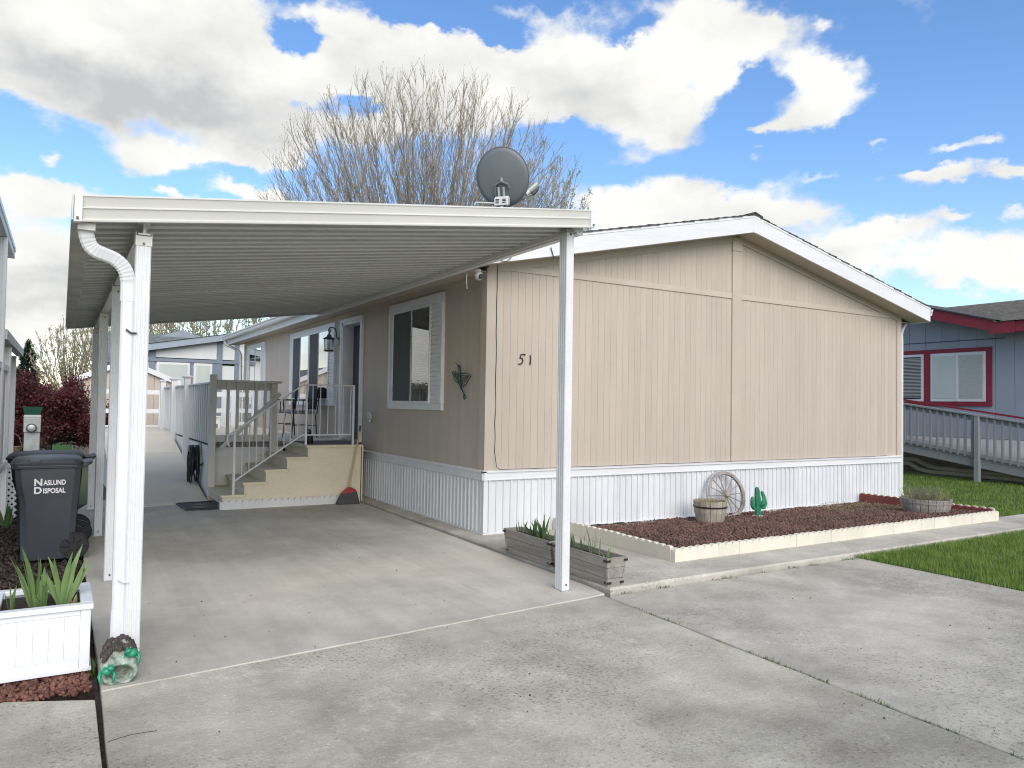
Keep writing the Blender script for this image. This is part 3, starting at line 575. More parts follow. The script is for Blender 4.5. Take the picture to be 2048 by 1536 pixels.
hsn.loft([[c+ww*a*.10+ax*b_*.05+Vector((0,0,z)) for a,b_ in ((1,1),(-1,1),(-1,-1),(1,-1))] for z in (-.02,.07)]+[[c+ww*a*.085+ax*b_*.045+Vector((0,0,.10)) for a,b_ in ((1,1),(-1,1),(-1,-1),(1,-1))]]).build('mount_housing',CPM,sd_,bevel=.006)
for s in (-1,1):
    for zz in (.03,.055,.075):
        p=c+ww*s*.05-ax*.056+Vector((0,0,zz-.01)); MB().tube([p-ww*.025,p+ww*.025],.005,n=4).build('vent_slot',BLACK,sd_)
MB().tube([c+Vector((0,0,0)),Vector((c.x,c.y,3.5))],.03,n=10).build('mast',GAL,sd_)
rv=(rt*1).normalized(); rv=Vector((rt.x,rt.y,0)).normalized()
MB().tube([c-rv*.05+Vector((0,0,0)),c-rv*.36+Vector((0,0,.01)),c-rv*.38-Vector((0,0,.03))],.010,n=5).build('side_bar',WHT,sd_)
arm0=cz-uu*.40-ax*.0; lnb=cz+ww*0+ax*.43-uu*.12
# the feed arm swings out to the right
lnb=Vector((1.03,1.5,4.645))+rv*.36+Vector((0,0,-.20))+ax*.25
MB().tube([arm0-ax*.02,lnb+Vector((0,0,-.05))],.016,n=6).build('feed_arm',DISH,sd_)
d2=(lnb-arm0).normalized()
b=MB(); b.tube([lnb-d2*.05+Vector((0,0,.02)),lnb+d2*.08+Vector((0,0,.05))],.042,n=8); b.build('feed_head',GAL,sd_)
MB().tube([lnb-d2*.12+Vector((0,0,.01)),lnb-d2*.04+Vector((0,0,.03))],.035,n=10).build('feed_horn',WHT,sd_)
MB().tube([lnb+Vector((0,0,-.05)),lnb+d2*.07+Vector((0,0,-.02)),lnb+d2*.09+Vector((0,0,.03))],.03,n=6).build('feed_clamp',BLACK,sd_)
# ---------------------------------------------------------------- carport
cp=E('carport',(-2.3,1,0),'almond aluminium carport with ribbed pan roof on white posts over the parking pad','carport')
def CP(u,v,dz=0):
    x=-4.0+u*(3.54); yn=-2.75+.25*u; yf=4.42+.36*u; return Vector((x,yn+(yf-yn)*v,2.462+.505*u+dz))
npn=42; pr=[(0,.058),(.16,.058),(.17,-.004),(.23,-.010),(.27,.004),(.70,.008),(.76,.0),(.80,.002),(.84,.058),(.985,.058),(.985,.066),(0,.066)]
for k in range(npn):
    v0=k/npn; dv=1/npn
    b=MB(); b.loft([[CP(u,v0+dv*a,.0+c_+.01) for a,c_ in pr] for u in (0.0,.5,1.012)]); b.build('roof_pan',PANM,cp)
# front fascia (extruded profile)
fp=[(0,0),(.013,-.003),(.014,.006),(.004,.013),(-.001,.018),(.010,.066),(.015,.068),(.015,.073),(.006,.077),(.001,.082),(.012,.130),(.016,.132),(.016,.142),(-.01,.142),(-.02,.1),(-.02,.0)]
A0=CP(-.02,0); A1=CP(1.01,0); ot=(A1-A0).normalized(); outv=Vector((ot.y,-ot.x,0)).normalized()
b=MB(); b.loft([[Vector(P)+outv*a*1.4+Vector((0,0,c_*1.0-.012)) for a,c_ in fp] for P in (A0,A1)]); b.build('fascia',CPM,cp)
for P,s in ((A0,-1),(A1,1)):
    d=ot*s; q=[P+outv*a+d*e+Vector((0,0,z)) for z in (-.016,.134) for a,e in ((.024,-.035),(-.03,-.035),(-.03,.004),(.024,.004))]
    MB().hexa(q[:4] if s<0 else q[:4][::-1],q[4:] if s<0 else q[4:][::-1]).build('fascia_end_cap',WHT,cp,bevel=.003)
    MB().lathe(P+outv*.024+d*(-.012)+Vector((0,0,.004)),[(.007,-.012),(.007,.002)],8,axis='y').build('screw',SCREW,cp)
G0=CP(0,0); G1=CP(0,1)
gp=[(-.085,-.012),(.02,-.012),(.02,.02),(.014,.02),(.014,-.006),(-.078,-.006),(-.078,.13),(-.085,.13)]
b=MB(); b.loft([[Vector(P)+Vector((a,0,c_)) for a,c_ in gp] for P in (G0,G1)]); b.build('gutter',GUTM,cp)
box('gutter_outlet',(G0.x-.055,G0.y+.02,G0.z-.055),(G0.x+.03,G0.y+.13,G0.z-.013),GUTM,cp,bevel=.003)
b=MB(); b.loft([[CP(u,v,z) for v,z in ((1,-.015),(1.012,-.015),(1.012,.1),(1,.1))] for u in (-.02,1.01)]); b.build('rear_fascia',GUTM,cp)
# beams along the two rows of posts
def beam(x,dz,w,h,m=CPM):
    u=(x+4.0)/3.54; a,b_=CP(u,.012),CP(u,.99); z=a.z+.008
    ip=[(-w,-h),(w,-h),(w,-h+.008),(.006,-h+.010),(.006,-.010),(w,-.008),(w,0),(-w,0),(-w,-.008),(-.006,-.010),(-.006,-h+.010),(-w,-h+.008)]
    o=MB().loft([[Vector((P.x,P.y,z))+Vector((q,0,r)) for q,r in ip] for P in (a,b_)]); o.build('beam',m,cp); return z-h
zb=beam(-3.725,0,.032,.075)
u=(-.50+4.0)/3.54; a,b_=CP(u,.01),CP(u,.995)
MB().loft([[Vector((P.x+q,P.y,P.z+r)) for q,r in ((-.055,-.040),(.03,-.040),(.03,.01),(-.055,.01))] for P in (a,b_)]).build('beam',CPM,cp,bevel=.003)
MB().loft([[Vector((P.x+q,P.y,P.z+r)) for q,r in ((-.03,-.055),(.03,-.055),(.03,-.041),(-.03,-.041))] for P in (a,b_)]).build('beam_channel',WHT,cp)
def post(x0,x1,y0,y1,z1,foot=True):
    w,d=x1-x0,y1-y0; g_=.0028
    pr=[]
    def side(p,q,n):
        P=Vector(p);Q=Vector(q);t=Q-P; L_=t.length; t/=L_; nn=Vector((t.y,-t.x))
        for f0,f1 in ((.16,.30),(.42,.58),(.70,.84)):
            pr.extend([P+t*L_*f0,P+t*L_*f0-nn*g_+t*.004,P+t*L_*f1-nn*g_-t*.004,P+t*L_*f1])
    for p,q in (((x0,y0),(x1,y0)),((x1,y0),(x1,y1)),((x1,y1),(x0,y1)),((x0,y1),(x0,y0))):
        P=Vector(p);Q=Vector(q);t=(Q-P).normalized(); pr.append(P+t*.006); side(p,q,3); pr.append(Q-t*.006)
    o=MB().loft([[(p.x,p.y,z) for p in pr] for z in (.004,z1)]).build('post',WHT,cp)
    if foot:
        box('foot_plate',(x0-.012,y0-.012,.001),(x1+.012,y0+.02,.006),GAL,o)
    for z in (.05,z1-.03): MB().lathe(((x0+x1)/2,y0,z),[(.008,-.006),(.008,.0)],8,axis='y').build('bolt',SCREW,o)
    return o
for k,y in enumerate((-2.63,-.385,1.93,4.16)):
    p=post(-3.765,-3.685,y,y+.10,2.415)
    MB().box((-3.768,y-.004,2.375),(-3.682,y+.11,2.43)).build('post_cap_bracket',CPM,p)
    for dx in (-3.768,-3.686): MB().box((dx,y+.0,2.43),(dx+.004,y+.10,2.452)).build('bracket_lip',CPM,p)
p=post(-.605,-.53,-2.395,-2.285,2.935); MB().box((-.61,-2.40,2.915),(-.525,-2.28,2.945)).build('post_cap_bracket',GAL,p)
# downspout at the front left post
px_=-3.798; yy=-2.60
path=[(G0.x-.012,G0.y+.07,G0.z-.02),(G0.x-.012,-2.67,G0.z-.065),(-3.995,-2.655,2.345),(-3.965,-2.65,2.315),(-3.92,-2.64,2.30),(-3.875,-2.63,2.285),(-3.835,-2.62,2.255),(-3.808,-2.61,2.21),(px_,yy,2.15),(px_,yy,2.05)]
# densify and pleat the elbows
P=[Vector(p) for p in path]; out=[];rad=[]
for i in range(len(P)-1):
    n=5 if i<8 else 1
    for j in range(n):
        t=j/n; a=P[max(i-1,0)];b_=P[i];c_=P[i+1];d=P[min(i+2,len(P)-1)]
        q=.5*((2*b_)+(c_-a)*t+(2*a-5*b_+4*c_-d)*t*t+(3*b_-a-3*c_+d)*t**3); out.append(q); rad.append(.037*(1+(.05 if (len(out)%2 and i in (1,2,3,5,6,7)) else 0)))
out.append(P[-1]); rad.append(.037)
ds=MB().tube(out,rad,sq=(.80,1.0),upv=(0,1,0)).build('downspout_elbow',WHT,cp)
ds2=MB().tube([(px_,yy,2.07),(px_,yy,.30)],.033,sq=(.85,1)).build('downspout',WHT,cp)
MB().tube([(px_,yy,.31),(px_,yy,.17),(px_-.002,yy-.01,.12),(px_-.004,yy-.05,.06)],.036,sq=(.85,1)).build('downspout_shoe',WHT,cp)
for z in (1.87,.47):
    MB().tube([(px_+.05,yy-.035,z),(px_+.02,yy-.037,z),(px_-.005,yy-.036,z+.02)],.006,n=5).build('strap',SCREW if z>1 else WHT,cp)
# splash block by the downspout
sp=E('splash_block',(-3.80,-2.80,0),'glazed stump shaped splash block with green frogs under the downspout','splash block')
b=MB(); rings=[]
cx0,cy0=-3.80,-2.83
n=20
for t,(yy_,rx,rz,zc,th) in enumerate([(-2.935,.085,.06,.035,.022),(-2.90,.10,.085,.06,.022),(-2.84,.10,.105,.085,.02),(-2.76,.088,.11,.10,.02)]):
    rings.append((yy_,rx,rz,zc,th))
def ell(yy_,rx,rz,zc,k=1,j=0): return [(cx0+rx*k*math.cos(2*math.pi*i/n)*(1+random.uniform(-j,j)),yy_+.10*max(0,0),max(.004,zc+rz*k*math.sin(2*math.pi*i/n)*(1+random.uniform(-j,j)))) for i in range(n)]
b.loft([ell(-2.72,.04,.05,.10,1,.05),ell(-2.75,.085,.11,.11,1,.06),ell(-2.80,.10,.125,.11,1,.05),ell(-2.87,.108,.11,.09,1,.05),ell(-2.92,.105,.08,.062,1,.06),ell(-2.935,.095,.065,.055,1,.05),ell(-2.925,.078,.05,.055),ell(-2.86,.070,.07,.085,1,.05),ell(-2.80,.05,.055,.10),ell(-2.77,.01,.01,.10)])
b.build('stone_shell',ROCKM,sp,smooth=True)
b=MB(); 
for i in range(70):
    a=random.uniform(.1,3.0); q=random.uniform(-.10,.06); b.blob((cx0+.092*math.cos(a),-2.81+q,.125+(.100 if q>-.03 else .078)*math.sin(a)),(.018,.022,.026),5,4,.2)
b.build('bark_crest',BARKC,sp)
def frog(x,y,z,s,f):
    m=MB(); m.blob((x,y,z),(.028*s,.032*s,.022*s),10,7); m.blob((x+f*.016*s,y-.022*s,z+.016*s),(.018*s,.018*s,.014*s),8,6); m.blob((x+f*.022*s,y-.028*s,z+.03*s),(.006*s,.006*s,.006*s),6,5); m.blob((x+f*.008*s,y-.028*s,z+.031*s),(.006*s,.006*s,.006*s),6,5)
    for dx in (-.026,.026): m.tube([(x+dx*s,y+.005,z-.004*s),(x+dx*1.35*s,y-.01,z-.022*s),(x+dx*1.1*s,y-.026*s,z-.05*s)],[.010*s,.008*s,.006*s],n=6)
    m.build('frog_figure',FROGG,sp,smooth=True)
frog(-3.735,-2.90,.165,1.25,-1); frog(-3.872,-2.92,.085,1.2,1)
sp.scale=(.84,.84,.9); sp.location=(-3.80,-2.80,0)
# ---------------------------------------------------------------- stairs, landing, deck
st=E('staircase',(-1.1,4.1,0),'yellow and tan painted wooden steps leading up to the blue door','steps')
NX=[-2.205,-1.920,-1.630,-1.338,-1.042]; NZ=[.195,.360,.530,.700,.862]; yF,yB2=3.445,4.76
# stepped side panel
def stepped(y0,y1,name,m):
    pts=[]
    for i in range(5):
        x=NX[i]+.025; z0=NZ[i-1]-.035 if i else (.0); pts+=[(x,z0),(x,NZ[i]-.035)]
    pts+=[(-.215,NZ[4]-.035),(-.215,0)]
    b=MB(); n=len(pts)
    v0=[(x,y0,z) for x,z in pts]; v1=[(x,y1,z) for x,z in pts]
    b.v=v0+v1; b.f=[tuple(range(n))[::-1] if False else tuple(range(n-1,-1,-1)),tuple(range(n,2*n))]+[(i,(i+1)%n,n+(i+1)%n,n+i) for i in range(n)]
    return b.build(name,m,st)
# split the concave outline into upright strips so that faces stay convex
def stepped2(y0,y1,name,m):
    b=MB()
    for i in range(5):
        xa=NX[i]+.025; xb=NX[i+1]+.025 if i<4 else -.215
        b.box((xa,y0,0.001),(xb,y1,NZ[i]-.035))
    return b.build(name,m,st)
MB().quad(*[(x,yF,z) for x,z in ((NX[0]+.03,.0),(-.215,.0),(-.215,NZ[0]-.036),(NX[0]+.03,NZ[0]-.036))])
def sidepanel(y,y2):
    b=MB(); n=0
    out_=[]
    xs=[NX[i]+.025 for i in range(5)]+[-.215]
    for i in range(5): b.hexa([(xs[i],y,.001),(xs[i+1],y,.001),(xs[i+1],y2,.001),(xs[i],y2,.001)],[(xs[i],y,NZ[i]-.037),(xs[i+1],y,NZ[i]-.037),(xs[i+1],y2,NZ[i]-.037),(xs[i],y2,NZ[i]-.037)])
    return b.build('side_panel',YEL,st)
sidepanel(3.452,3.475)
for i in range(5):
    x0=NX[i]+.03; z0=NZ[i-1]-.002 if i else .06
    box('riser',(x0,3.476,z0),(x0+.02,yB2,NZ[i]-.036),YEL if False else TREAD,st)
    x1=NX[i+1]+.049 if i<4 else -.20
    box('tread',(NX[i],yF-.012,NZ[i]-.035),(x1,yB2,NZ[i]),TREAD,st,bevel=.004)
    box('nosing_trim',(NX[i]+.004,yF-.020,NZ[i]-.033),(x1 if i==4 else NX[i+1]+.03,yF-.0125,NZ[i]-.004),YEL,st)
box('landing_edge',(-.20,3.45,0),(-.18,4.7,.86),YEL,st)
box('landing_mat',(-.95,3.62,.863),(-.15,4.55,.872),mat('charcoal_mat',(.10,.10,.105,1),.95,.2,30),st)
# scalloped white edging at the foot of the steps
def scallop(name,P0,P1,h0,h1,pw,th,m,root,nseg=None):
    """edging blocks of round-topped scallops from P0 to P1"""
    P0=Vector(P0);P1=Vector(P1);d=P1-P0;L_=d.length;t=d/L_;n=round(L_/pw);pw=L_/n;nn=Vector((-t.y,t.x,0)); per=3; k=0
    while k<n:
        m_=min(per,n-k); pts=[(0.0015,0)]
        for s in range(m_):
            for a in range(0,9):
                an=math.pi*(1-a/8); pts.append(((s+.5)*pw+pw*.5*math.cos(an)*(.99),h0+(h1-h0)*math.sin(an)**.75))
        pts.append((m_*pw-.0015,0)); N=len(pts)
        b=MB(); base=P0+t*(k*pw); jz=random.uniform(-.003,.003); jn=random.uniform(-.004,.004)
        # triangulated strip fill keeps the scalloped face clean
        for off in (jn,th+jn):
            for x,z in pts: q=base+t*x+nn*off; b.v.append((q.x,q.y,q.z+z+(jz if z>0 else 0)))
        for i in range(N): j=(i+1)%N; b.f.append((i,j,N+j,N+i))
        mid=len(b.v)
        for off in (jn,th+jn):
            for x,z in pts: q=base+t*x+nn*off; b.v.append((q.x,q.y,q.z))
        for i in range(1,N-2):
            b.f.append((mid+i,mid+i+1,i+1,i)[::-1]); b.f.append((mid+N+i,mid+N+i+1,N+i+1,N+i))
        b.build('edging_block',m,root,bevel=0); k+=m_
ee=E('scalloped_edging',(-1.2,3.42,0),'white scalloped edging along the foot of the yellow steps','garden edging')
scallop('e',(-2.19,3.405,0),(-.235,3.405,0),.085,.125,.088,.03,WHP,ee)
box('edging_end',(-2.215,3.405,0),(-2.192,3.5,.11),WHP,ee,bevel=.004)
# white metal hand railing
rl=E('stair_railing',(-1.2,3.48,0),'thin white metal railing running up the steps and along the landing','railing')
yR=3.50
def bar(name,pts,r,m=WHT,par=rl,n=4): return MB().tube(pts,r,n=n).build(name,m,par)
MB().box((-2.045,yR-.013,.195),(-2.017,yR+.013,1.06)).build('newel_post',WHT,rl)
MB().box((-1.055,yR-.013,.862),(-1.027,yR+.013,1.74)).build('newel_post',WHT,rl)
MB().box((-.345,yR-.013,.862),(-.317,yR+.013,1.745)).build('newel_post',WHT,rl)
tr=lambda x: 1.045+(1.735-1.045)*(x+2.07)/(2.07-1.10)
br=lambda x: .375+(1.005-.375)*(x+2.03)/(2.03-1.10)
MB().tube([(-2.10,yR,.86),(-2.13,yR,.93),(-2.12,yR,1.01),(-2.06,yR,tr(-2.06)),(-1.6,yR,tr(-1.6)),(-1.12,yR,1.725),(-1.07,yR,1.742),(-.317,yR,1.748)],.015,sq=(.7,1)).build('top_rail',WHT,rl)
MB().tube([(-2.03,yR,br(-2.03)),(-1.12,yR,.995),(-1.08,yR,1.010),(-.33,yR,1.012)],.012,sq=(.8,1)).build('bottom_rail',WHT,rl)
for k in range(9):
    x=-1.925+k*.0955; bar('baluster',[(x,yR,br(x) if x<-1.1 else 1.01),(x,yR,tr(x) if x<-1.1 else 1.74)],.0075)
for k in range(6):
    x=-.95+k*.115; bar('baluster',[(x,yR,1.012),(x,yR,1.742)],.0075)
# deck
dk=E('deck',(-1.1,8,0),'raised grey painted deck with railings in front of the tan home','deck')
box('deck_floor',(-2.10,4.765,.825),(-.003,11.3,.858),RAMP,dk); 
box('floor_edge',(-2.10,4.735,.775),(-1.06,4.764,.862),mat('dark_edge',(.10,.08,.065,1),.9,.4,20,col2=(.33,.33,.32,1)),dk)  # dark brown strip mottled with grey, at the gap below the deck floor
box('rim_board',(-2.10,4.715,.64),(-1.06,4.745,.775),GRY2,dk); box('skirt_panel',(-2.10,4.745,.0),(-1.06,4.765,.638),GRY2,dk)
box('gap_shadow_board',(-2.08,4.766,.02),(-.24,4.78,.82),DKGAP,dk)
box('corner_post',(-2.195,4.555,.19),(-2.10,4.65,1.885),GRY,dk,bevel=.004); box('corner_post_foot',(-2.19,4.56,.0),(-2.105,4.645,.188),GRY2,dk)
box('end_post',(-1.295,4.56,.70),(-1.20,4.655,1.775),GRY,dk,bevel=.004)
box('cap_rail',(-2.099,4.53,1.776),(-1.14,4.68,1.808),GRY,dk,bevel=.003)
box('upper_rail',(-2.098,4.625,1.66),(-1.296,4.66,1.774),GRY,dk)
box('lower_rail',(-2.098,4.625,.865),(-1.296,4.66,.965),GRY,dk)
b0=None
for k in range(5):
    x=-1.95+k*.137
    box('baluster',(x,4.585,.885),(x+.042,4.624,1.775),GRY,dk)
# side railing along the ramp
sx=-2.19
ps=[6.75,8.55,10.4]
for y in ps:
    p=box('side_post',(sx-.075,y,.38 if y<7 else .6),(sx+.02,y+.10,1.86),GRY2,dk,bevel=.004)
    MB().loft([[(sx-.012+a*0+ (-.0 if k==0 else -.03)*(1-2*i_)+ (0),0,0) for i_ in (0,1)] for k in (0,1)] ) if False else None
    MB().loft([[(sx-.028+p_*w_,y+.05+q_*w_,z_) for p_,q_ in ((-1,-1),(1,-1),(1,1),(-1,1))] for z_,w_ in ((1.862,.050),(1.875,.056),(1.90,.078),(1.912,.078),(1.925,.03))]).build('post_cap',GRY2,p)
segs=[(4.66,6.74),(6.86,8.54),(8.66,10.39)]
for a,b_ in segs:
    box('side_cap_rail',(sx-.02,a,1.74),(sx+.10,b_,1.768),GRY2,dk,bevel=.003)
    n=int((b_-a)/.205); 
    for k in range(n):
        y=a+.05+k*(b_-a-.06)/n; box('picket',(sx,y,.84),(sx+.035,y+.09,1.738),GRY2,dk)
    box('side_rail',(sx+.041,a,1.64),(sx+.07,b_,1.735),GRY2,dk)
    box('side_rail',(sx+.041,a,.88),(sx+.07,b_,.96),GRY2,dk)
    zr=max(0,(a-4.5)*.178)
    box('skirt_side',(sx+.02,a,0),(sx+.05,b_,.80),GRY2,dk)
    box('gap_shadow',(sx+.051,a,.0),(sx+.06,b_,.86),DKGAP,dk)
# wooden handrail on the deck side of the steps
hr=E('handrail',(-1.6,4.5,0),'pale grey diagonal wooden handrail at the back of the steps','handrail')
MB().tube([(-2.03,4.53,.77),(-1.6,4.53,1.20),(-1.165,4.53,1.615)],.024,sq=(1.25,.8)).build('rail',GRY,hr)
for x,z in ((-1.92,.86),(-1.24,1.52)): MB().tube([(x,4.535,z),(x,4.575,z-.03),(x,4.60,z-.03)],.008,n=5).build('bracket',GAL,hr)
# ramp
rp=E('access_ramp',(-2.8,7,0),'long beige painted wooden ramp rising beside the deck','ramp')
rz=lambda y: max(.0,(y-4.42)*.1775)
def rpan(name,y0,y1,m=RAMP,t=.04,sk=.25):
    ya=lambda x,y: y-(.14*(-x-2.13))*(1 if y<4.6 else 0)
    b=MB(); b.hexa([(-3.42,y0-(.25 if y0<4.6 else 0),rz(y0)-t),(-2.215,y0+(.08 if y0<4.6 else 0),rz(y0)-t),(-2.215,y1,rz(y1)-t),(-3.42,y1,rz(y1)-t)],[(-3.42,y0-(.25 if y0<4.6 else 0),rz(y0)+.012),(-2.215,y0+(.08 if y0<4.6 else 0),rz(y0)+.012),(-2.215,y1,rz(y1)+.012),(-3.42,y1,rz(y1)+.012)])
    b.build(name,m,rp)
rpan('ramp_panel',4.42,7.395); rpan('ramp_panel',7.405,9.16)
box('landing_panel',(-3.42,9.17,.80),(-2.215,11.35,.853),RAMP,rp)
b=MB(); b.hexa([(-3.42,4.42,-.02),(-3.39,4.42,-.02),(-3.39,9.16,-.02),(-3.42,9.16,-.02)],[(-3.42,4.42,.0),(-3.39,4.42,.0),(-3.39,9.16,.80),(-3.42,9.16,.80)]); b.build('ramp_side',GRY2,rp)
box('ramp_side',(-3.42,9.16,-.02),(-3.39,11.3,.798),GRY2,rp)
b=MB(); b.hexa([(-3.47,4.03,.001),(-2.215,4.36,.001),(-2.215,4.50,.001),(-3.44,4.17,.001)],[(-3.47,4.03,.008),(-2.215,4.36,.008),(-2.215,4.52,.024),(-3.44,4.19,.024)]); b.build('ramp_threshold',CREAM,rp)
# doormat
dm=E('doormat',(-2.4,4,.0),'dark patterned rubber doormat at the foot of the steps','doormat')
mt=mat('doormat_rubber',(.045,.045,.045,1),.9,.3,30,bump=.8,bscale=90,col2=(.13,.125,.12,1))
MB().hexa([(-2.62,3.54,.002),(-2.20,3.50,.002),(-2.17,4.27,.002),(-2.66,4.24,.002)],[(-2.62,3.54,.012),(-2.20,3.50,.012),(-2.17,4.27,.012),(-2.66,4.24,.012)]).build('mat_body',mt,dm)
bd=MB(); bd.tube([(-2.62,3.54,.013),(-2.20,3.50,.013),(-2.17,4.27,.013),(-2.66,4.24,.013),(-2.62,3.54,.013)],.012,n=6).build('mat_border',RUB,dm)
for r in (.11,.075): MB().tube([(-2.42+r*1.1*math.cos(a),3.88+r*1.7*math.sin(a),.014) for a in np.linspace(0,2*math.pi,25)],.006,n=4).build('oval_pattern',mat('mat_grey',(.16,.16,.155,1),.9),dm)
# hose
hz=E('garden_hose',(-2.3,5.3,.3),'coiled dark green hose hanging on a reel on the grey deck skirt','hose')
hy,hx,hzz=5.45,-2.24,.66
box('reel_bracket',(-2.20,hy-.06,.62),(-2.172,hy+.08,.80),GAL,hz,bevel=.004)
MB().lathe((-2.20,hy,.72),[(.05,-.17),(.05,0)],14,axis='x').build('reel',GAL,hz)
for k in range(9):
    r=random.uniform; x=-2.21-.018*(k%8); pts=[]
    dr=r(.12,.19); w=r(.10,.17); cy=hy+r(-.03,.03)
    for a in np.linspace(0,2*math.pi,26):
        top=max(0,math.cos(a)); pts.append((x+r(-.003,.003),cy+w*math.sin(a)*(1.15-.25*top),.77-.25*(1-math.cos(a))*dr/.16))
    MB().tube(pts,.0125,n=6).build('hose_loop',HOSE,hz,smooth=True)
MB().tube([(-2.35,hy-.1,.52),(-2.38,hy-.14,.35),(-2.36,hy-.05,.22),(-2.33,hy+.1,.17),(-2.31,hy+.2,.25),(-2.3,hy+.18,.4)],.0125,n=6).build('hose_end',HOSE,hz,smooth=True)
MB().tube([(-2.22,hy-.12,.50),(-2.2,hy-.25,.47),(-2.2,hy-.42,.52)],.0125,n=6).build('hose_end',HOSE,hz,smooth=True)
# broom
bm=E('broom',(-.42,3.3,0),'angled push broom with red collar and wooden handle leaning on the yellow step wall','broom')
MB().tube([(-.43,3.33,.20),(-.345,3.37,.62),(-.262,3.40,1.06)],.0125,n=8).build('handle',BROOM,bm)
MB().tube([(-.262,3.40,1.06),(-.250,3.405,1.15)],.015,n=8).build('handle_tip',BLACK,bm)
MB().loft([[(-.43+a*.115-.01,3.31+b_*.028,.165+a*.015) for a,b_ in ((-1,-1),(1,-1),(1,1),(-1,1))],[(-.43+a*.09-.008,3.31+b_*.022,.20+a*.012) for a,b_ in ((-1,-1),(1,-1),(1,1),(-1,1))],[(-.43+a*.02,3.325+b_*.018,.245) for a,b_ in ((-1,-1),(1,-1),(1,1),(-1,1))]]).build('collar',REDPL,bm,bevel=.004)
MB().loft([[(-.445+a*(.175)-.015,3.29+b_*.035,.006+(.0 if a>0 else .0)) for a,b_ in ((-1,-1),(1,-1),(1,1),(-1,1))],[(-.43+a*.115-.01,3.31+b_*.022,.17+a*.012) for a,b_ in ((-1,-1),(1,-1),(1,1),(-1,1))]]).build('bristles',BRIS,bm)
# two patio chairs on the deck
def chair(x,y,label,rz=0):
    c=E('patio_chair',(0,0,0),label,'chair','dark metal patio chairs on the deck')
    b=MB(); b.loft([[(a*.21*k,b_*.22*k,z) for a,b_ in ((1,.6),(.8,1),(-.8,1),(-1,.6),(-1,-.6),(-.8,-1),(.8,-1),(1,-.6))] for z,k in ((.42,.9),(.43,1),(.47,1),(.485,.85))]); b.build('seat',SEATF,c,smooth=True)
    for sx_ in (-1,1):
        for sy in (-1,1): MB().tube([(sx_*.20,sy*.20,.42),(sx_*.23,sy*.22,.0)],.011,n=6).build('leg',BLACK,c)
    b=MB(); b.loft([[(.21+.03*zz+.012*q,s*w,.50+.42*zz) for q,s in ((-1,-1),(1,-1),(1,1),(-1,1))] for zz,w in ((0,.17),(.3,.20),(.75,.20),(.93,.15),(1,.08))]); b.build('backrest',mat('navy_sling',(.012,.018,.035,1),.8,.2,20),c,smooth=True)
    for s in (-1,1):
        MB().tube([(.22,s*.22,.42),(.25,s*.22,.70),(.26,s*.20,.9)],.011,n=6).build('back_frame',BLACK,c)
        MB().tube([(.24,s*.23,.66),(0,s*.24,.67),(-.22,s*.24,.66),(-.23,s*.235,.62),(-.21,s*.22,.44)],.012,n=6).build('armrest',BLACK,c)
        MB().tube([(-.04,s*.24,.67),(-.04,s*.22,.44)],.009,n=5).build('arm_support',BLACK,c)
    MB().tube([(-.21,-.21,.22),(.21,.21,.22)],.008,n=5).build('cross_brace',BLACK,c); MB().tube([(-.21,.21,.22),(.21,-.21,.22)],.008,n=5).build('cross_brace',BLACK,c)
    c.location=(x,y,.858); c.rotation_euler.z=rz; return c
chair(-.52,6.95,'dark patio chair farther along the deck, partly behind the railing end post',-.25)
chair(-.45,5.98,'dark patio chair on the deck with grey seat, nearest the door',.1)
bt=E('spray_bottle',(-.95,3.75,.872),'small black bottle standing on the landing behind the railing','bottle')
MB().lathe((-.92,3.72,0),[(.045,.873),(.05,.88),(.05,1.0),(.035,1.03),(.02,1.045)],14).build('bottle_body',RUB,bt,smooth=True); MB().lathe((-.92,3.72,0),[(.022,1.045),(.022,1.07),(.012,1.085)],10).build('cap',BLACK,bt); MB().tube([(-.92,3.72,1.075),(-.97,3.70,1.08),(-.975,3.70,1.06)],.01,n=5).build('nozzle',BLACK,bt)
bx_=E('wood_block',(-.12,4.9,.858),'small cream block of wood lying on the deck by the door','block'); MB().box((-.20,4.85,.859),(-.08,4.93,.90)).build('block',CREAM,bx_,bevel=.003)
# ---------------------------------------------------------------- white vinyl fence and gate behind the deck
VF=mat('white_vinyl',(.70,.72,.73,1),.5,.03,2)
gt=E('vinyl_gate',(-2.7,11.45,.85),'white vinyl gate at the top of the ramp','gate')
for a,b_ in (((-3.35,11.42,.86),(-3.28,11.47,1.69)),((-2.19,11.42,.86),(-2.12,11.47,1.69))): box('gate_stile',a,b_,VF,gt,bevel=.004)
for z0,z1 in ((.86,.90),(1.17,1.27),(1.60,1.70)): box('gate_rail',(-3.279,11.42,z0),(-2.191,11.47,z1),VF,gt,bevel=.004)
MB().hexa([(-2.25,11.43,.90),(-2.19,11.43,.90),(-2.19,11.46,.90),(-2.25,11.46,.90)],[(-2.20,11.43,1.16),(-2.19,11.43,1.16),(-2.19,11.46,1.16),(-2.20,11.46,1.16)]).build('gusset',GAL,gt)
fn=E('vinyl_fence',(-1.2,11.45,.0),'white three rail vinyl fence across the far end of the deck','fence')
for x in (-2.11,-1.55,-.62,-.14):
    p=box('fence_post',(x,11.40,0),(x+.11,11.50,1.74),VF,fn,bevel=.005); box('post_cap',(x-.01,11.39,1.741),(x+.12,11.51,1.765),VF,p,bevel=.004)
for xa,xb in ((-1.999,-1.551),(-1.439,-.621),(-.509,-.141)):
    for z0,z1 in ((.90,.98),(1.20,1.30),(1.58,1.69)): box('fence_rail',(xa,11.43,z0),(xb,11.47,z1),VF,fn)
cl=E('planter_box_bench',(-1.0,10.9,.858),'low white bench box standing on the deck before the fence','bench')
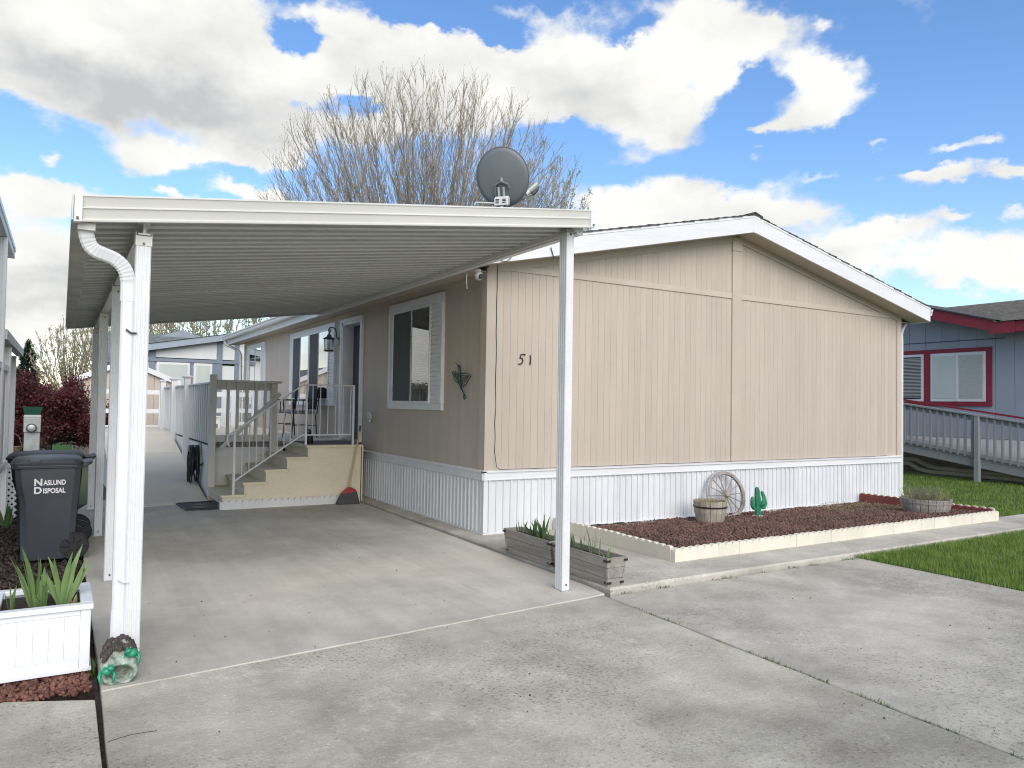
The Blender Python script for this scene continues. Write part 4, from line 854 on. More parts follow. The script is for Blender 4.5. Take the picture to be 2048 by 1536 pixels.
box('seat',(-1.55,10.7,1.10),(-.95,11.1,1.13),VF,cl,bevel=.004); box('side_panel',(-1.53,10.72,.859),(-1.48,11.08,1.10),VF,cl); box('side_panel',(-1.02,10.72,.859),(-.97,11.08,1.10),VF,cl); box('front_panel',(-1.479,10.73,.95),(-1.021,10.76,1.10),VF,cl)
# ---------------------------------------------------------------- shed behind the gate
sh=E('garden_shed',(-2.67,15.5,0),'tan sided garden shed with white rake boards behind the white gate','shed')
sz=lambda x: 2.43-.425*abs(x+2.67)
x=-3.82; 
while x<-1.53:
    x1=min(x+.298,-1.52); 
    for xa,xb in (((x,x1),) if not (x<-2.67<x1) else ((x,-2.67),(-2.67,x1))):
        MB().hexa([(xa,14.30,.05),(xb-.006,14.30,.05),(xb-.006,14.33,.05),(xa,14.33,.05)],[(xa,14.30,sz(xa)-.03),(xb-.006,14.30,sz(xb)-.03),(xb-.006,14.33,sz(xb)-.03),(xa,14.33,sz(xa)-.03)]).build('siding_panel',SHED,sh)
    x+=.30
b=MB(); b.loft([[(-3.80,y,0),(-1.54,y,0),(-1.54,y,1.9),(-2.67,y,2.38),(-3.80,y,1.9)] for y in (14.335,17.0)]); b.build('shed_body',SHED,sh)
for s in (-1,1):
    xo=-2.67+s*1.28; ring=[[(-2.67,y,2.45+z),(xo,y,2.45-.425*1.28+z)] for y in (14.22,14.26) for z in (0,)]
    q=[(-2.67,14.20),(xo,14.20),(xo,14.24),(-2.67,14.24)]
    if s<0: q=q[::-1]
    zf=lambda x: 2.45-.425*abs(x+2.67)
    MB().hexa([(*p,zf(p[0])-.06) for p in q],[(*p,zf(p[0])+.08) for p in q]).build('rake_board',VF,sh)
    q=[(-2.67,14.245),(xo,14.245),(xo,17.1),(-2.67,17.1)]
    if s<0: q=q[::-1]
    MB().hexa([(*p,zf(p[0])+.02) for p in q],[(*p,zf(p[0])+.07) for p in q]).build('roof',SHN2,sh)
MB().tube([(-3.70,14.29,.62),(-3.70,14.27,.62)],.02,n=8).build('latch',SCREW,sh)
# ---------------------------------------------------------------- grey and white home far behind
h2=E('grey_trimmed_home',(1,22,0),'white home with slate blue trim and grey shingle roof beyond the deck','house')
Y2=20.0
rk=lambda x: 3.08+.193*(x+1.79)   # underside of the rake
box('wall',(-2.2,Y2+.02,0),(1.25,Y2+.3,2.9),H2W,h2)
b=MB(); b.loft([[(-1.46,y,2.7),(6,y,2.7),(6,y,rk(6)),(-1.46,y,rk(-1.46))] for y in (Y2+.02,Y2+.3)]); b.build('gable_panel',H2W,h2)
b=MB(); b.hexa([(-2.3,Y2-.30,rk(-2.3)),(7,Y2-.30,rk(7)),(7,Y2-.26,rk(7)),(-2.3,Y2-.26,rk(-2.3))],[(-2.3,Y2-.30,rk(-2.3)+.22),(7,Y2-.30,rk(7)+.22),(7,Y2-.26,rk(7)+.22),(-2.3,Y2-.26,rk(-2.3)+.22)]); b.build('rake_fascia',mat('slate_blue_fascia',(.30,.36,.42,1),.6,.05,2),h2)
b=MB(); b.hexa([(-2.3,Y2-.26,rk(-2.3)+.18),(7,Y2-.26,rk(7)+.18),(7,26,rk(7)+.18),(-2.3,26,rk(-2.3)+.18)],[(-2.35,Y2-.34,rk(-2.3)+.22),(7,Y2-.34,rk(7)+.22),(7,26,rk(7)+.22),(-2.35,26,rk(-2.3)+.22)]); b.build('roof',SHN2,h2)
for a,b_ in (((-1.66,0),(-1.46,3.3)),((.46,0),(.64,3.60)),((1.05,0),(1.2,3.5))): box('trim_board',(a[0],Y2-.035,a[1]),(b_[0],Y2+.019,b_[1]),H2T,h2)
box('trim_board',(-1.85,Y2-.06,2.76),(1.24,Y2-.036,2.87),H2T,h2)
box('trim_board',(-.39,Y2-.03,0),(-.30,Y2+.018,2.76),H2T,h2); box('trim_board',(.32,Y2-.03,0),(.46,Y2+.018,2.76),H2T,h2)
for x0,x1 in ((-1.43,-.40),(-.28,.33)):
    x1=min(x1,.315)
    w=box('window',(x0,Y2-.05,1.5),(x1,Y2-.0,2.745),WHT,h2); box('blind',(x0+.08,Y2-.058,1.55),(x1-.07,Y2-.051,2.67),H2B,w); 
box('side_wall',(-2.3,Y2+.15,0),(-1.67,Y2+.2,3.0),H2T,h2)
for k in range(10):
    box('lap_siding_board',(1.205,Y2-.02-.0*k,.3+k*.3),(6.5,Y2+.015,.3+k*.3+.292),H2W,h2)
# the main roof behind with its ridge across the view
b=MB(); 
for k in range(16):
    t0,t1=k/16,(k+1)/16; y0,y1=21.8+5.0*t0,21.8+5.0*t1+.06; z0,z1=2.75+1.45*t0,2.75+1.45*t1
    b=MB().hexa([(-2.9,y0,z0),(4.2,y0,z0),(4.2,y1,z1),(-2.9,y1,z1)],[(-2.9,y0-.0,z0+.035),(4.2,y0,z0+.035),(4.2,y1,z1+.012),(-2.9,y1,z1+.012)]); b.build('shingle_course',SHN2,h2)
box('wall_back',(-2.7,21.9,0),(4,27,2.8),H2T,h2)
b=MB(); b.loft([[(x0-.95,y,4.05),(x0,y,4.42),(x0+1.15,y,4.0)] for y,x0 in ((26.4,.15),(29,.15))]); b.build('gable_dormer',mat('dormer_blue',(.25,.30,.34,1),.7),h2)
# ---------------------------------------------------------------- blue home on the right
h3=E('blue_home',(16,0,0),'blue grey home with dark red fascia and red framed windows on the right','house')
X3=14.0
y=-6.2
while y<9:
    g_=lambda q: 3.235+.29*(3.05-abs(q-4.05))+.12 if 1.0<q<7.1 else 3.3
    MB().hexa([(X3,y,.9),(X3+.03,y,.9),(X3+.03,y+.392,.9),(X3,y+.392,.9)],[(X3,y,g_(y)),(X3+.03,y,g_(y)),(X3+.03,y+.392,g_(y+.392)),(X3,y+.392,g_(y+.392))]).build('siding_panel',BLUEP,h3); y+=.40
box('wall_core',(X3+.031,-6.2,0),(21,9,3.3),BLUEP,h3)
b=MB(); b.loft([[(x,1.2,3.25),(x,6.9,3.25),(x,4.05,4.15)] for x in (X3+.032,17.5)]); b.build('gable_core',BLUEP,h3)
box('dark_trim',(X3-.015,1.2,3.17),(X3-.001,8.9,3.19),mat('blue_grey_dark',(.09,.105,.13,1),.8),h3)  # dark horizontal trim line across the wall
y=-6.2
while y<9: box('skirt_panel',(X3-.01,y,.50),(X3+.02,y+.392,.89),WHT,h3); box('skirt_panel',(X3-.005,y,.0),(X3+.02,y+.392,.498),SKSH,h3); y+=.40
# windows
def win3(ya,yb,kind):
    w=box('window',(X3-.05,ya,1.745),(X3-.003,yb,2.90),WHT,h3,bevel=.003); ym=(ya+yb)/2; f=.06
    if kind==2:
        box('sash',(X3-.062,ym-.03,1.75),(X3-.051,ym+.03,2.895),WHT,w)
        for a,b_,m in ((ya+f,ym-.03,mat('pale_blind',(.40,.43,.40,1),.35,.12,6,stretch=(1,1,4))),(ym+.03,yb-f,H2B)):
            box('pane',(X3-.056,a,1.82),(X3-.0505,b_,2.83),m,w)
        b=MB(); z=1.86
        while z<2.6: b.box((X3-.0585,ya+f+.02,z),(X3-.0565,ym-.05,z+.012)); z+=.03
        b.build('blind',BLIND,w)
    else:
        b=MB(); z=1.84
        while z<2.8: b.box((X3-.0565,ya+f,z),(X3-.0545,yb-f,z+.016)); z+=.035
        b.build('blind',BLIND,w); box('pane',(X3-.053,ya+f,1.80),(X3-.051,yb-f,2.84),GLS,w)
win3(1.585,2.845,2); win3(3.02,4.1,1)
box('red_frame',(X3-.04,1.46,2.901),(X3+.0,4.25,3.0),REDP,h3); box('red_frame',(X3-.04,1.46,1.64),(X3,4.25,1.744),REDP,h3)
box('red_frame',(X3-.04,1.46,1.745),(X3,1.584,2.90),REDP,h3); box('red_frame',(X3-.04,2.846,1.745),(X3,3.019,2.90),REDP,h3); box('red_frame',(X3-.04,4.101,1.745),(X3,4.25,2.90),REDP,h3)
# roof: main eave toward us, cross gable to the left
box('eave_fascia',(13.46,-6.5,3.255),(13.50,1.02,3.49),REDP,h3,bevel=.004)
box('soffit',(13.5,-6.5,3.3),(14,1.0,3.32),REDP,h3)
zr=lambda y: 3.235+.29*(y-1.0) if y<4.05 else 3.235+.29*3.05-.29*(y-4.05)
for ya,yb in ((.98,4.05),(4.05,7.2)):
    MB().hexa([(13.44,ya,zr(ya)),(13.48,ya,zr(ya)),(13.48,yb,zr(yb)),(13.44,yb,zr(yb))],[(13.44,ya,zr(ya)+.245),(13.48,ya,zr(ya)+.245),(13.48,yb,zr(yb)+.245),(13.44,yb,zr(yb)+.245)]).build('rake_fascia',REDP,h3)
    MB().hexa([(13.40,ya,zr(ya)+.25),(18.5,ya,zr(ya)+.25),(18.5,yb,zr(yb)+.25),(13.40,yb,zr(yb)+.25)],[(13.40,ya,zr(ya)+.28),(18.5,ya,zr(ya)+.28),(18.5,yb,zr(yb)+.28),(13.40,yb,zr(yb)+.28)]).build('roof',SHNG,h3)
box('fascia_return',(13.43,.74,3.235),(13.46,1.25,3.49),REDP,h3)
SH3=mat('brown_grey_shingle',(.26,.24,.205,1),.95,.35,7,bump=.6,bscale=70,stretch=(3,1,3))
n=20
for k in range(n):
    x0=13.40+4.4*k/n; x1=13.40+4.4*(k+1)/n+.05; z0=3.50+1.02*k/n; z1=3.50+1.02*(k+1)/n
    ye=1.0+(z0-3.5)/.29+.15
    MB().hexa([(x0,-6.6,z0),(x1,-6.6,z1),(x1,ye,z1),(x0,ye,z0)],[(x0,-6.6,z0+.03),(x1,-6.6,z1+.008),(x1,ye,z1+.008),(x0,ye,z0+.03)]).build('shingle_course',SH3,h3)
b=MB(); b.hexa([(17.8,-6.6,4.5),(22.2,-6.6,3.5),(22.2,9,3.5),(17.8,9,4.5)],[(17.8,-6.6,4.53),(22.2,-6.6,3.53),(22.2,9,3.53),(17.8,9,4.53)]); b.build('roof_rear',SH3,h3)
# ramp of the blue home
r3=E('grey_ramp',(12.7,1,0),'grey painted wooden ramp with balusters and red grab rail before the blue home','ramp')
rb=lambda y: .187+.1455*(y-.23); RG=mat('grey_ramp_paint',(.27,.29,.295,1),.7,.06,3,bump=.1)
def sl(name,ya,yb,x0,x1,za,zb_,m=RG):
    MB().hexa([(x0,ya,rb(ya)+za),(x1,ya,rb(ya)+za),(x1,yb,rb(yb)+za),(x0,yb,rb(yb)+za)],[(x0,ya,rb(ya)+zb_),(x1,ya,rb(ya)+zb_),(x1,yb,rb(yb)+zb_),(x0,yb,rb(yb)+zb_)]).build(name,m,r3)
sl('stringer',-1.0,7,12.70,12.74,0,.22); sl('deck_board',-1.0,7,12.741,13.9,.18,.22); sl('bottom_rail',-1.0,7,12.66,12.70,.235,.30)
sl('top_rail',-1.0,7,12.63,12.76,1.10,1.135); sl('upper_rail',-1.0,7,12.70,12.735,.99,1.098); sl('red_grab_rail',-1.0,7,12.90,12.94,1.17,1.21,REDP)
y=-.9
while y<6.9:
    if not (1.02<y+.02<1.22): MB().box((12.655,y,rb(y)+.20),(12.699,y+.045,rb(y)+1.10)).build('baluster',RG,r3)
    y+=.150
for y in (-.95,1.06,3.1,5.1): box('post',(12.60,y,0),(12.70,y+.10,rb(y)+1.10),RG,r3,bevel=.004)
pp=E('drain_pipe',(13.6,2,.05),'old cream downspout pipes lying along the base of the blue home under its ramp','pipe')
MB().tube([(13.5,3.4,.24),(13.5,3.1,.24),(13.5,2.85,.12),(13.5,2.6,.08),(13.5,-1,.06)],.045,sq=(1,1)).build('pipe',CREAM,pp)
MB().tube([(13.62,3.5,.33),(13.62,3.0,.33),(13.62,2.7,.2),(13.62,2.5,.17),(13.62,-1,.10)],.045,sq=(1,1)).build('pipe',CREAM,pp)
box('footing',(13.3,-6,-.01),(13.95,8.8,.02),C_WLK,pp)
# ---------------------------------------------------------------- neighbour on the left
h4=E('neighbour_carport',(-5.5,1,0),'white metal carport edge and grooved post at the left border','carport')
box('gutter',(-4.74,-3,3.22),(-4.65,3.78,3.36),GUTM,h4,bevel=.004); box('gutter_lip',(-4.655,-3,3.30),(-4.64,3.78,3.35),WHT,h4)
box('roof_sheet',(-8,-3,3.30),(-4.74,3.7,3.33),PANM,h4)
for k in range(33): box('roof_rib',(-8,-2.9+k*.2,3.255),(-4.745,-2.83+k*.2,3.299),PANM,h4)
box('beam',(-4.86,-3,3.12),(-4.80,3.7,3.25),CPM,h4)
def gpost(x,y,w,z0,z1,root,name='post'):
    p=box(name,(x,y,z0),(x+w,y+w,z1),WHT,root,bevel=.003)
    for f in (.25,.6): box('groove_rib',(x+w*f,y-.004,z0),(x+w*(f+.14),y-.0005,z1),WHT,p); box('groove_rib',(x+w-.0+.0005,y+w*f,z0),(x+w+.004,y+w*(f+.14),z1),WHT,p)
gpost(-4.735,2.30,.085,0,3.215,h4)
h5=E('lattice_porch',(-5.2,4,0),'white lattice sided porch at the left border behind the bins','porch')
gpost(-4.73,3.55,.085,.0,2.10,h5)
box('porch_gutter',(-4.72,2.5,2.13),(-4.63,6.5,2.24),GUTM,h5,bevel=.003); box('porch_roof',(-7,2.5,2.2),(-4.70,6.5,2.23),PANM,h5)
gpost(-4.79,6.2,.08,0,2.12,h5)
for z in (.64,1.80): box('rail',(-4.72,-.5,z),(-4.66,3.54,z+.07),WHT,h5)
b=MB()
def lattice(b,o,u,v,w,h,p,t,nrm):
    o=Vector(o);u=Vector(u);v=Vector(v);nrm=Vector(nrm)
    for s,dd in ((1,0),(-1,.007)):
        k=-h
        while k<w+h:
            # line x = k + s*z
            pts=[]
            za,zb_=0,h
            def X(z): return k+z if s>0 else k+h-z
            lo,hi=0,h
            if s>0: lo=max(0,-k); hi=min(h,w-k)
            else: lo=max(0,k+h-w); hi=min(h,k+h)
            if hi-lo>.02:
                A=o+u*X(lo)+v*lo+nrm*dd; B_=o+u*X(hi)+v*hi+nrm*dd; d=(B_-A).normalized(); sd=d.cross(nrm).normalized()*t
                b.hexa([A-sd,A+sd,A+sd+nrm*.006,A-sd+nrm*.006],[B_-sd,B_+sd,B_+sd+nrm*.006,B_-sd+nrm*.006])
            k+=p
lattice(b,(-4.70,-.5,.71),(0,1,0),(0,0,1),4.0,1.08,.085,.014,(1,0,0)); b.build('lattice_panel',WHT,h5,kind='stuff')
b=MB(); lattice(b,(-5.4,3.80,.0),(1,0,0),(0,0,1),.85,.62,.072,.014,(0,-1,0)); b.build('lattice_skirt',WHT,h5,kind='stuff')
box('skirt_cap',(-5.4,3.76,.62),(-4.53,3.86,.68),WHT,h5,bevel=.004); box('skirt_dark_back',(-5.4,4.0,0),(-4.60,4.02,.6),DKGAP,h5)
# olive fence behind
of=E('olive_fence',(-6,12,0),'dull olive board fence behind the meter post','fence')
for k in range(12): box('fence_board',(-6.35+k*.16,12.6,0),(-6.35+k*.16+.155,12.63,1.25),mat('olive_board',(.12,.11,.075,1),.85,.15,4),of)
# hanging plant above, tiny ornament
# power meter pedestal
mp_=E('meter_pedestal',(-4.55,9,0),'grey steel electric meter post behind the rubbish bins','meter post')
MB().box((-4.675,8.98,0),(-4.43,9.2,.85)).build('cabinet_lower',GAL,mp_,bevel=.006); MB().box((-4.685,8.96,.851),(-4.42,9.2,1.17)).build('cabinet_upper',GAL,mp_,bevel=.006)
for z in (1.05,1.09,1.13): box('cover_fold',(-4.69,8.95,z),(-4.415,8.96,z+.012),GAL,mp_)
mh=MB().lathe((-4.56,0,.93),[(.075,8.955),(.08,8.93),(.065,8.925),(.06,8.88),(.02,8.865)],20,axis='y').build('meter',GAL,mp_,smooth='auto')
MB().lathe((-4.56,0,.93),[(.078,8.925),(.086,8.915),(.078,8.905)],20,axis='y').build('meter_ring',SCREW,mh)
box('meter_label',(-4.595,8.872,.925),(-4.525,8.878,.945),BLACK,mh)
gb=E('green_planter_box',(-4.55,9.05,1.17),'dark green plastic planter box standing on top of the meter post','planter')
MB().loft([[(-4.555+a*w,9.05+b_*.09*w/.12,z) for a,b_ in ((-1,-1),(1,-1),(1,1),(-1,1))] for z,w in ((1.172,.115),(1.30,.15),(1.315,.155),(1.316,.14),(1.29,.135))]).build('planter_body',GREEN,gb)
hk=E('hanging_basket',(-4.75,8.3,.55),'brown coir hanging basket on a black hook stand before the meter post','basket')
MB().tube([(-4.66,8.3,-.02),(-4.66,8.3,.85),(-4.69,8.3,.99),(-4.75,8.3,1.02),(-4.79,8.3,.96),(-4.78,8.3,.90)],.009,n=6).build('hook_stand',BLACK,hk)
MB().lathe((-4.80,8.3,0),[(.07,.50),(.12,.55),(.145,.62),(.15,.63),(.13,.63)],16).build('coir_bowl',COIR,hk)
MB().tube([(-4.94,8.3,.63),(-4.90,8.3,.78),(-4.80,8.3,.87),(-4.72,8.3,.80),(-4.67,8.3,.63)],.006,n=5).build('wicker_handle',COIR,hk)
dm2=E('utility_box',(-4.15,9.6,0),'small grey utility box behind the bins','box'); MB().box((-4.28,9.4,-.02),(-4.08,9.6,.42)).build('box_body',GAL,dm2,bevel=.01); MB().box((-4.29,9.39,.42),(-4.07,9.61,.45)).build('box_lid',GAL,dm2,bevel=.004)
# ---------------------------------------------------------------- rubbish bins
def bin_(x0,label,m,lid_open=0,text=True):
    r=E('rubbish_bin',(x0,.95,0),label,'bin','wheeled rubbish bins')
    L0=[(.00,-.035),(.05,-.05)]
    def ring(z,w0,w1,y0,y1,c=.05): # front panel y0
        return [(w0+c,y0,z),(w1-c,y0,z),(w1,y0+c,z),(w1,y1-c,z),(w1-c,y1,z),(w0+c,y1,z),(w0,y1-c,z),(w0,y0+c,z)]
    X=x0
    b=MB(); b.loft([ring(.02,X-.195,X+.195,.68,1.16,.03),ring(.04,X-.205,X+.205,.67,1.17),ring(.55,X-.225,X+.228,.65,1.22),ring(.66,X-.250,X+.238,.63,1.24),ring(.76,X-.262,X+.242,.62,1.25),ring(.86,X-.268,X+.246,.615,1.26)]); b.build('bin_body',m,r,smooth='auto',bevel=0)
    b=MB(); b.loft([ring(.855,X-.288,X+.262,.595,1.28),ring(.885,X-.292,X+.266,.59,1.285)]); b.build('rim',m,r,bevel=.006)
    b=MB(); b.loft([ring(.887,X-.30,X+.26,.585,1.29),ring(.905,X-.305,X+.262,.58,1.295),ring(.93,X-.27,X+.24,.60,1.26,.07),ring(.945,X-.20,X+.20,.68,1.18,.1)]); ld=b.build('lid',m,r,smooth='auto')
    box('lid_ridge',(X-.16,.578,.905),(X-.07,.70,.938),m,ld,bevel=.008)
    MB().hexa([(X+.262,.60,.862),(X+.33,.62,.885),(X+.33,1.0,.885),(X+.262,1.02,.862)],[(X+.262,.60,.905),(X+.345,.62,.915),(X+.345,1.0,.915),(X+.262,1.02,.905)]).build('handle_bracket',m,r,bevel=.006)
    MB().lathe((X+.315,0,.90),[(.012,.605),(.012,1.02)],10,axis='y').build('hinge_pin',BLACK,r)
    for yy_ in (.70,1.14):
        w=MB().lathe((X+.205,0,.125),[(.118,yy_-.028),(.125,yy_-.02),(.125,yy_+.02),(.118,yy_+.028)],28,axis='y').build('wheel',RUB,r)
        b=MB()
        for k in range(8):
            a=k*math.pi/4; p=Vector((X+.205,yy_-.030,.125)); b.tube([p+Vector((math.cos(a)*.03,0,math.sin(a)*.03)),p+Vector((math.cos(a)*.1,0,math.sin(a)*.1))],.010,n=4)
        b.lathe((X+.205,0,.125),[(.105,yy_-.036),(.112,yy_-.036),(.112,yy_-.027),(.105,yy_-.027)],24,axis='y'); b.lathe((X+.205,0,.125),[(.035,yy_-.045),(.035,yy_-.02)],12,axis='y'); b.build('wheel_spokes',RUB,w)
    if text:
        def tx(s,x,z,size,off=.0):
            cu=bpy.data.curves.new('lettering','FONT'); cu.body=s; cu.size=size; cu.extrude=.0012; cu.offset=off; cu.space_character=1.0
            cu.materials.append(LETT); o_=bpy.data.objects.new('tmp',cu); C.objects.link(o_); dg=bpy.context.evaluated_depsgraph_get(); me=bpy.data.meshes.new_from_object(o_.evaluated_get(dg)); bpy.data.objects.remove(o_); o=bpy.data.objects.new('lettering',me); C.objects.link(o); o.parent=r; o.rotation_euler=(math.radians(93),0,0)
            o.location=Vector((x,.615,z))-Vector(r.location); return o
        for s,xa,xb,za,zb_ in (('N',-4.292,-4.229,.700,.764),('ASLUND',-4.222,-4.047,.702,.750),('D',-4.292,-4.232,.626,.690),('ISPOSAL',-4.222,-4.047,.628,.676)):
            o=tx(s,0,0,.1,.0035); vs=[v.co for v in o.data.vertices]; x0_=min(v.x for v in vs); x1_=max(v.x for v in vs); y0_=min(v.y for v in vs); y1_=max(v.y for v in vs)
            for v in o.data.vertices: v.co.x=(v.co.x-x0_)/(x1_-x0_)*(xb-xa); v.co.y=(v.co.y-y0_)/(y1_-y0_)*(zb_-za)
            zz_=(za-.66)/.10; o.rotation_euler=(math.radians(96),0,0)
            o.location=Vector((xa,.6265-(za-.66)*.11,za))-Vector(r.location)
    return r
bin_(-4.175,'charcoal wheeled bin with white NASLUND DISPOSAL lettering at the edge of the parking pad',BINM)
r2=bin_(-4.26,'black wheeled bin mostly hidden behind the charcoal lettered bin',RUB,text=False)
r2.location=(-4.19,1.80,0); r2.scale=(1.2,1.1,.99)
# ---------------------------------------------------------------- white planter front left
wp_=E('white_planter',(-4.16,-2.3,0),'square white planter box with beadboard sides at the left front corner','planter')
X0,X1,Y0,Y1,ZT=-4.40,-3.93,-2.60,-2.06,.368
WPL=mat('white_planter_plastic',(.74,.765,.79,1),.45,.03,3,bump=.06,bscale=25)
for nm,a,b_ in (('front_panel',(X0+.03,Y0+.008,.04),(X1-.03,Y0+.02,.33)),('side_panel',(X1-.02,Y0+.03,.04),(X1-.008,Y1-.03,.33)),('side_panel',(X0+.008,Y0+.03,.04),(X0+.02,Y1-.03,.33)),('back_panel',(X0+.03,Y1-.02,.04),(X1-.03,Y1-.008,.33))): box(nm,a,b_,WPL,wp_)
for x,y in ((X0,Y0),(X1-.05,Y0),(X0,Y1-.05),(X1-.05,Y1-.05)): box('corner_post',(x,y,.02),(x+.05,y+.05,.335),WPL,wp_,bevel=.003)
for k in range(5): box('bead_strip',(X0+.058+k*.072,Y0+.004,.07),(X0+.058+k*.072+.0712,Y0+.0075,.305),WPL,wp_,bevel=.0006)
box('front_rail',(X0+.051,Y0+.001,.306),(X1-.051,Y0+.02,.334),WPL,wp_,bevel=.002); box('front_rail',(X0+.051,Y0+.001,.02),(X1-.051,Y0+.02,.069),WPL,wp_,bevel=.002)
for a,b_ in (((X0-.012,Y0-.014,.336),(X1+.012,Y0+.045,.366)),((X0-.012,Y1-.045,.336),(X1+.012,Y1+.012,.366)),((X0-.012,Y0+.046,.336),(X0+.045,Y1-.046,.366)),((X1-.05,Y0+.046,.336),(X1+.012,Y1-.046,.366))): box('rim_board',a,b_,WPL,wp_,bevel=.004)
for a,b_ in (((X0-.01,Y0-.012,.0),(X1+.010,Y0-.0005,.022)),((X1+.0005,Y0,0),(X1+.010,Y1,.022))): box('base_trim',a,b_,WPL,wp_,bevel=.003)
box('potting_soil',(X0+.04,Y0+.04,.25),(X1-.04,Y1-.04,.325),SOIL,wp_)
# ---------------------------------------------------------------- wooden planters on the walkway
def wplanter(y0,y1,label):
    r=E('wooden_planter',(-.2,(y0+y1)/2,.035),label,'planter','long weathered wooden planter boxes')
    z0=.035; L_=y1-y0; xa,xb=-.295,-.085; h=.235
    def wall(name,P,Q,inn):  # slanted board walls, three boards each
        for k,(za,zb_) in enumerate(((0,.06),(.063,.150),(.153,h))):
            P_a=Vector(P);Q_a=Vector(Q);i_=Vector(inn); fl=lambda z:(1-z/h)*.028
            t=(Q_a-P_a).normalized()
            pts=[]
            for z in (za,zb_):
                s=fl(z); p=P_a+i_*s+t*s*.8; q=Q_a+i_*s-t*s*.8; jj=.0015*(k%2)
                pts.append([(*(p+i_*jj).to_tuple()[:2],z0+z),(*(q+i_*jj).to_tuple()[:2],z0+z),(*(q+i_*.016).to_tuple()[:2],z0+z),(*(p+i_*.016).to_tuple()[:2],z0+z)])
            MB().loft([pts[0],pts[1]]).build('plank',WOODG,r,bevel=.0015)
    wall('a',(xa,y1,0),(xa,y0,0),(1,0,0)); wall('b',(xa+.0,y0,0),(xb,y0,0),(0,1,0)); wall('c',(xb,y0,0),(xb,y1,0),(-1,0,0)); wall('d',(xb,y1,0),(xa,y1,0),(0,-1,0))
    for x,sx_ in ((xa,1),(xb,-1)):
        for y,sy in ((y0,1),(y1,-1)):
            for z,s in ((h-.035,.0),(.018,.024)):
                d=.004
                MB().box((x+sx_*s-sx_*d,y+sy*s*.8-sy*d,z0+z),(x+sx_*s+sx_*.035,y+sy*s*.8-sy*.0008,z0+z+.018)).box((x+sx_*s-sx_*d,y+sy*s*.8-sy*.0,z0+z),(x+sx_*s-sx_*.0008,y+sy*s*.8+sy*.045,z0+z+.018)).build('corner_bracket',BLACK,r)
    box('soil',(xa+.03,y0+.03,z0+.05),(xb-.03,y1-.03,z0+h-.04),SOIL,r)
    return r
wplanter(-2.58,-1.79,'long weathered wood planter nearest the driveway, with sparse iris shoots')
wplanter(-1.75,-.93,'long weathered wood planter nearer the skirting, with a full iris clump')
# ---------------------------------------------------------------- flower bed
be=E('bed_edging',(3.9,-2.1,0),'cream scalloped concrete edging around the lava rock bed','garden edging')
scallop('e',(.90,-2.10,.03),(6.84,-2.10,.03),.102,.136,.098,.05,CREAM,be)
scallop('e',(.90,-.06,.03),(.90,-2.045,.03),.125,.15,.098,.045,CREAM,be)
scallop('e',(6.86,-2.045,.03),(6.86,-.05,.03),.125,.165,.105,.022,CREAM,be)
b2=E('brick_edging',(6.83,-1,0),'brick red scalloped edging on the right inner side of the lava bed','garden edging')
scallop('e',(6.83,-2.03,.03),(6.83,-.05,.03),.12,.155,.105,.028,BRK,b2)
def moundz(x,y): return .020+.092*min(1,-y/1.7)+.010*math.sin(x*2.1+y*3)*min(1,-y)+.004*math.sin(x*5-y*4)
b=MB(); nx,ny=60,22
for j in range(ny+1):
    for i in range(nx+1):
        x=.935+5.88*i/nx; y=-2.04+2.035*j/ny; b.v.append((x,y,moundz(x,y)-.012))
b.f=[(j*(nx+1)+i,j*(nx+1)+i+1,(j+1)*(nx+1)+i+1,(j+1)*(nx+1)+i) for j in range(ny) for i in range(nx)]
ST('bed_soil',b,mat('bed_soil_brown',(.05,.028,.022,1),.95,.4,40))
def rocks(name,n,posf,r0,r1,m,kind='stuff',flat=.75,parent=None):
    base=np.array([(1,0,0),(.31,.95,0),(-.81,.59,0),(-.81,-.59,0),(.31,-.95,0),(0,0,.85),(0,0,-.85)],float)
    tri=np.array([(0,1,5),(1,2,5),(2,3,5),(3,4,5),(4,0,5),(1,0,6),(2,1,6),(3,2,6),(4,3,6),(0,4,6)])
    V=np.repeat(base[None],n,0)*(1+RNG.uniform(-.3,.3,(n,7,1))); s=RNG.uniform(r0,r1,(n,1,1)); V=V*s*np.concatenate([RNG.uniform(.8,1.3,(n,1,1)),RNG.uniform(.6,1.,(n,1,1)),np.full((n,1,1),flat)],2)
    q=RNG.normal(size=(n,4)); q/=np.linalg.norm(q,axis=1)[:,None]; w,x,y,z=q.T
    Rm=np.stack([1-2*(y*y+z*z),2*(x*y-z*w),2*(x*z+y*w),2*(x*y+z*w),1-2*(x*x+z*z),2*(y*z-x*w),2*(x*z-y*w),2*(y*z+x*w),1-2*(x*x+y*y)],1).reshape(n,3,3)
    V=np.einsum('nij,nkj->nki',Rm,V)+posf(n)[:,None,:]
    F=(tri[None]+7*np.arange(n)[:,None,None]).reshape(-1,3)
    return npmesh(name,V.reshape(-1,3),F,m,parent,kind)
def pbed(n):
    x=RNG.uniform(.96,6.80,n); y=RNG.uniform(-2.03,-.02,n); z=np.array([moundz(a,b_) for a,b_ in zip(x,y)])+RNG.uniform(-.004,.012,n); return np.stack([x,y,z],1)
tag(rocks('lava_rock',26000,pbed,.011,.023,LAVA),'dark red brown lava rock filling the front bed','lava rock')
def pl(n): return np.stack([RNG.uniform(-4.9,-3.93,n),RNG.uniform(-2.86,-1.5,n),RNG.uniform(-.035,-.012,n)],1)
tag(rocks('red_lava_rock',6500,pl,.010,.022,LAVA2),'red lava rock around the white planter','lava rock')
def pm(n): return np.stack([RNG.uniform(-5.4,-3.9,n),RNG.uniform(-2.0,9.5,n)**1,RNG.uniform(-.04,-.01,n)],1)
tag(rocks('bark_mulch',14000,pm,.014,.034,MULCH,flat=.3),'dark bark mulch beside the parking pad','mulch')
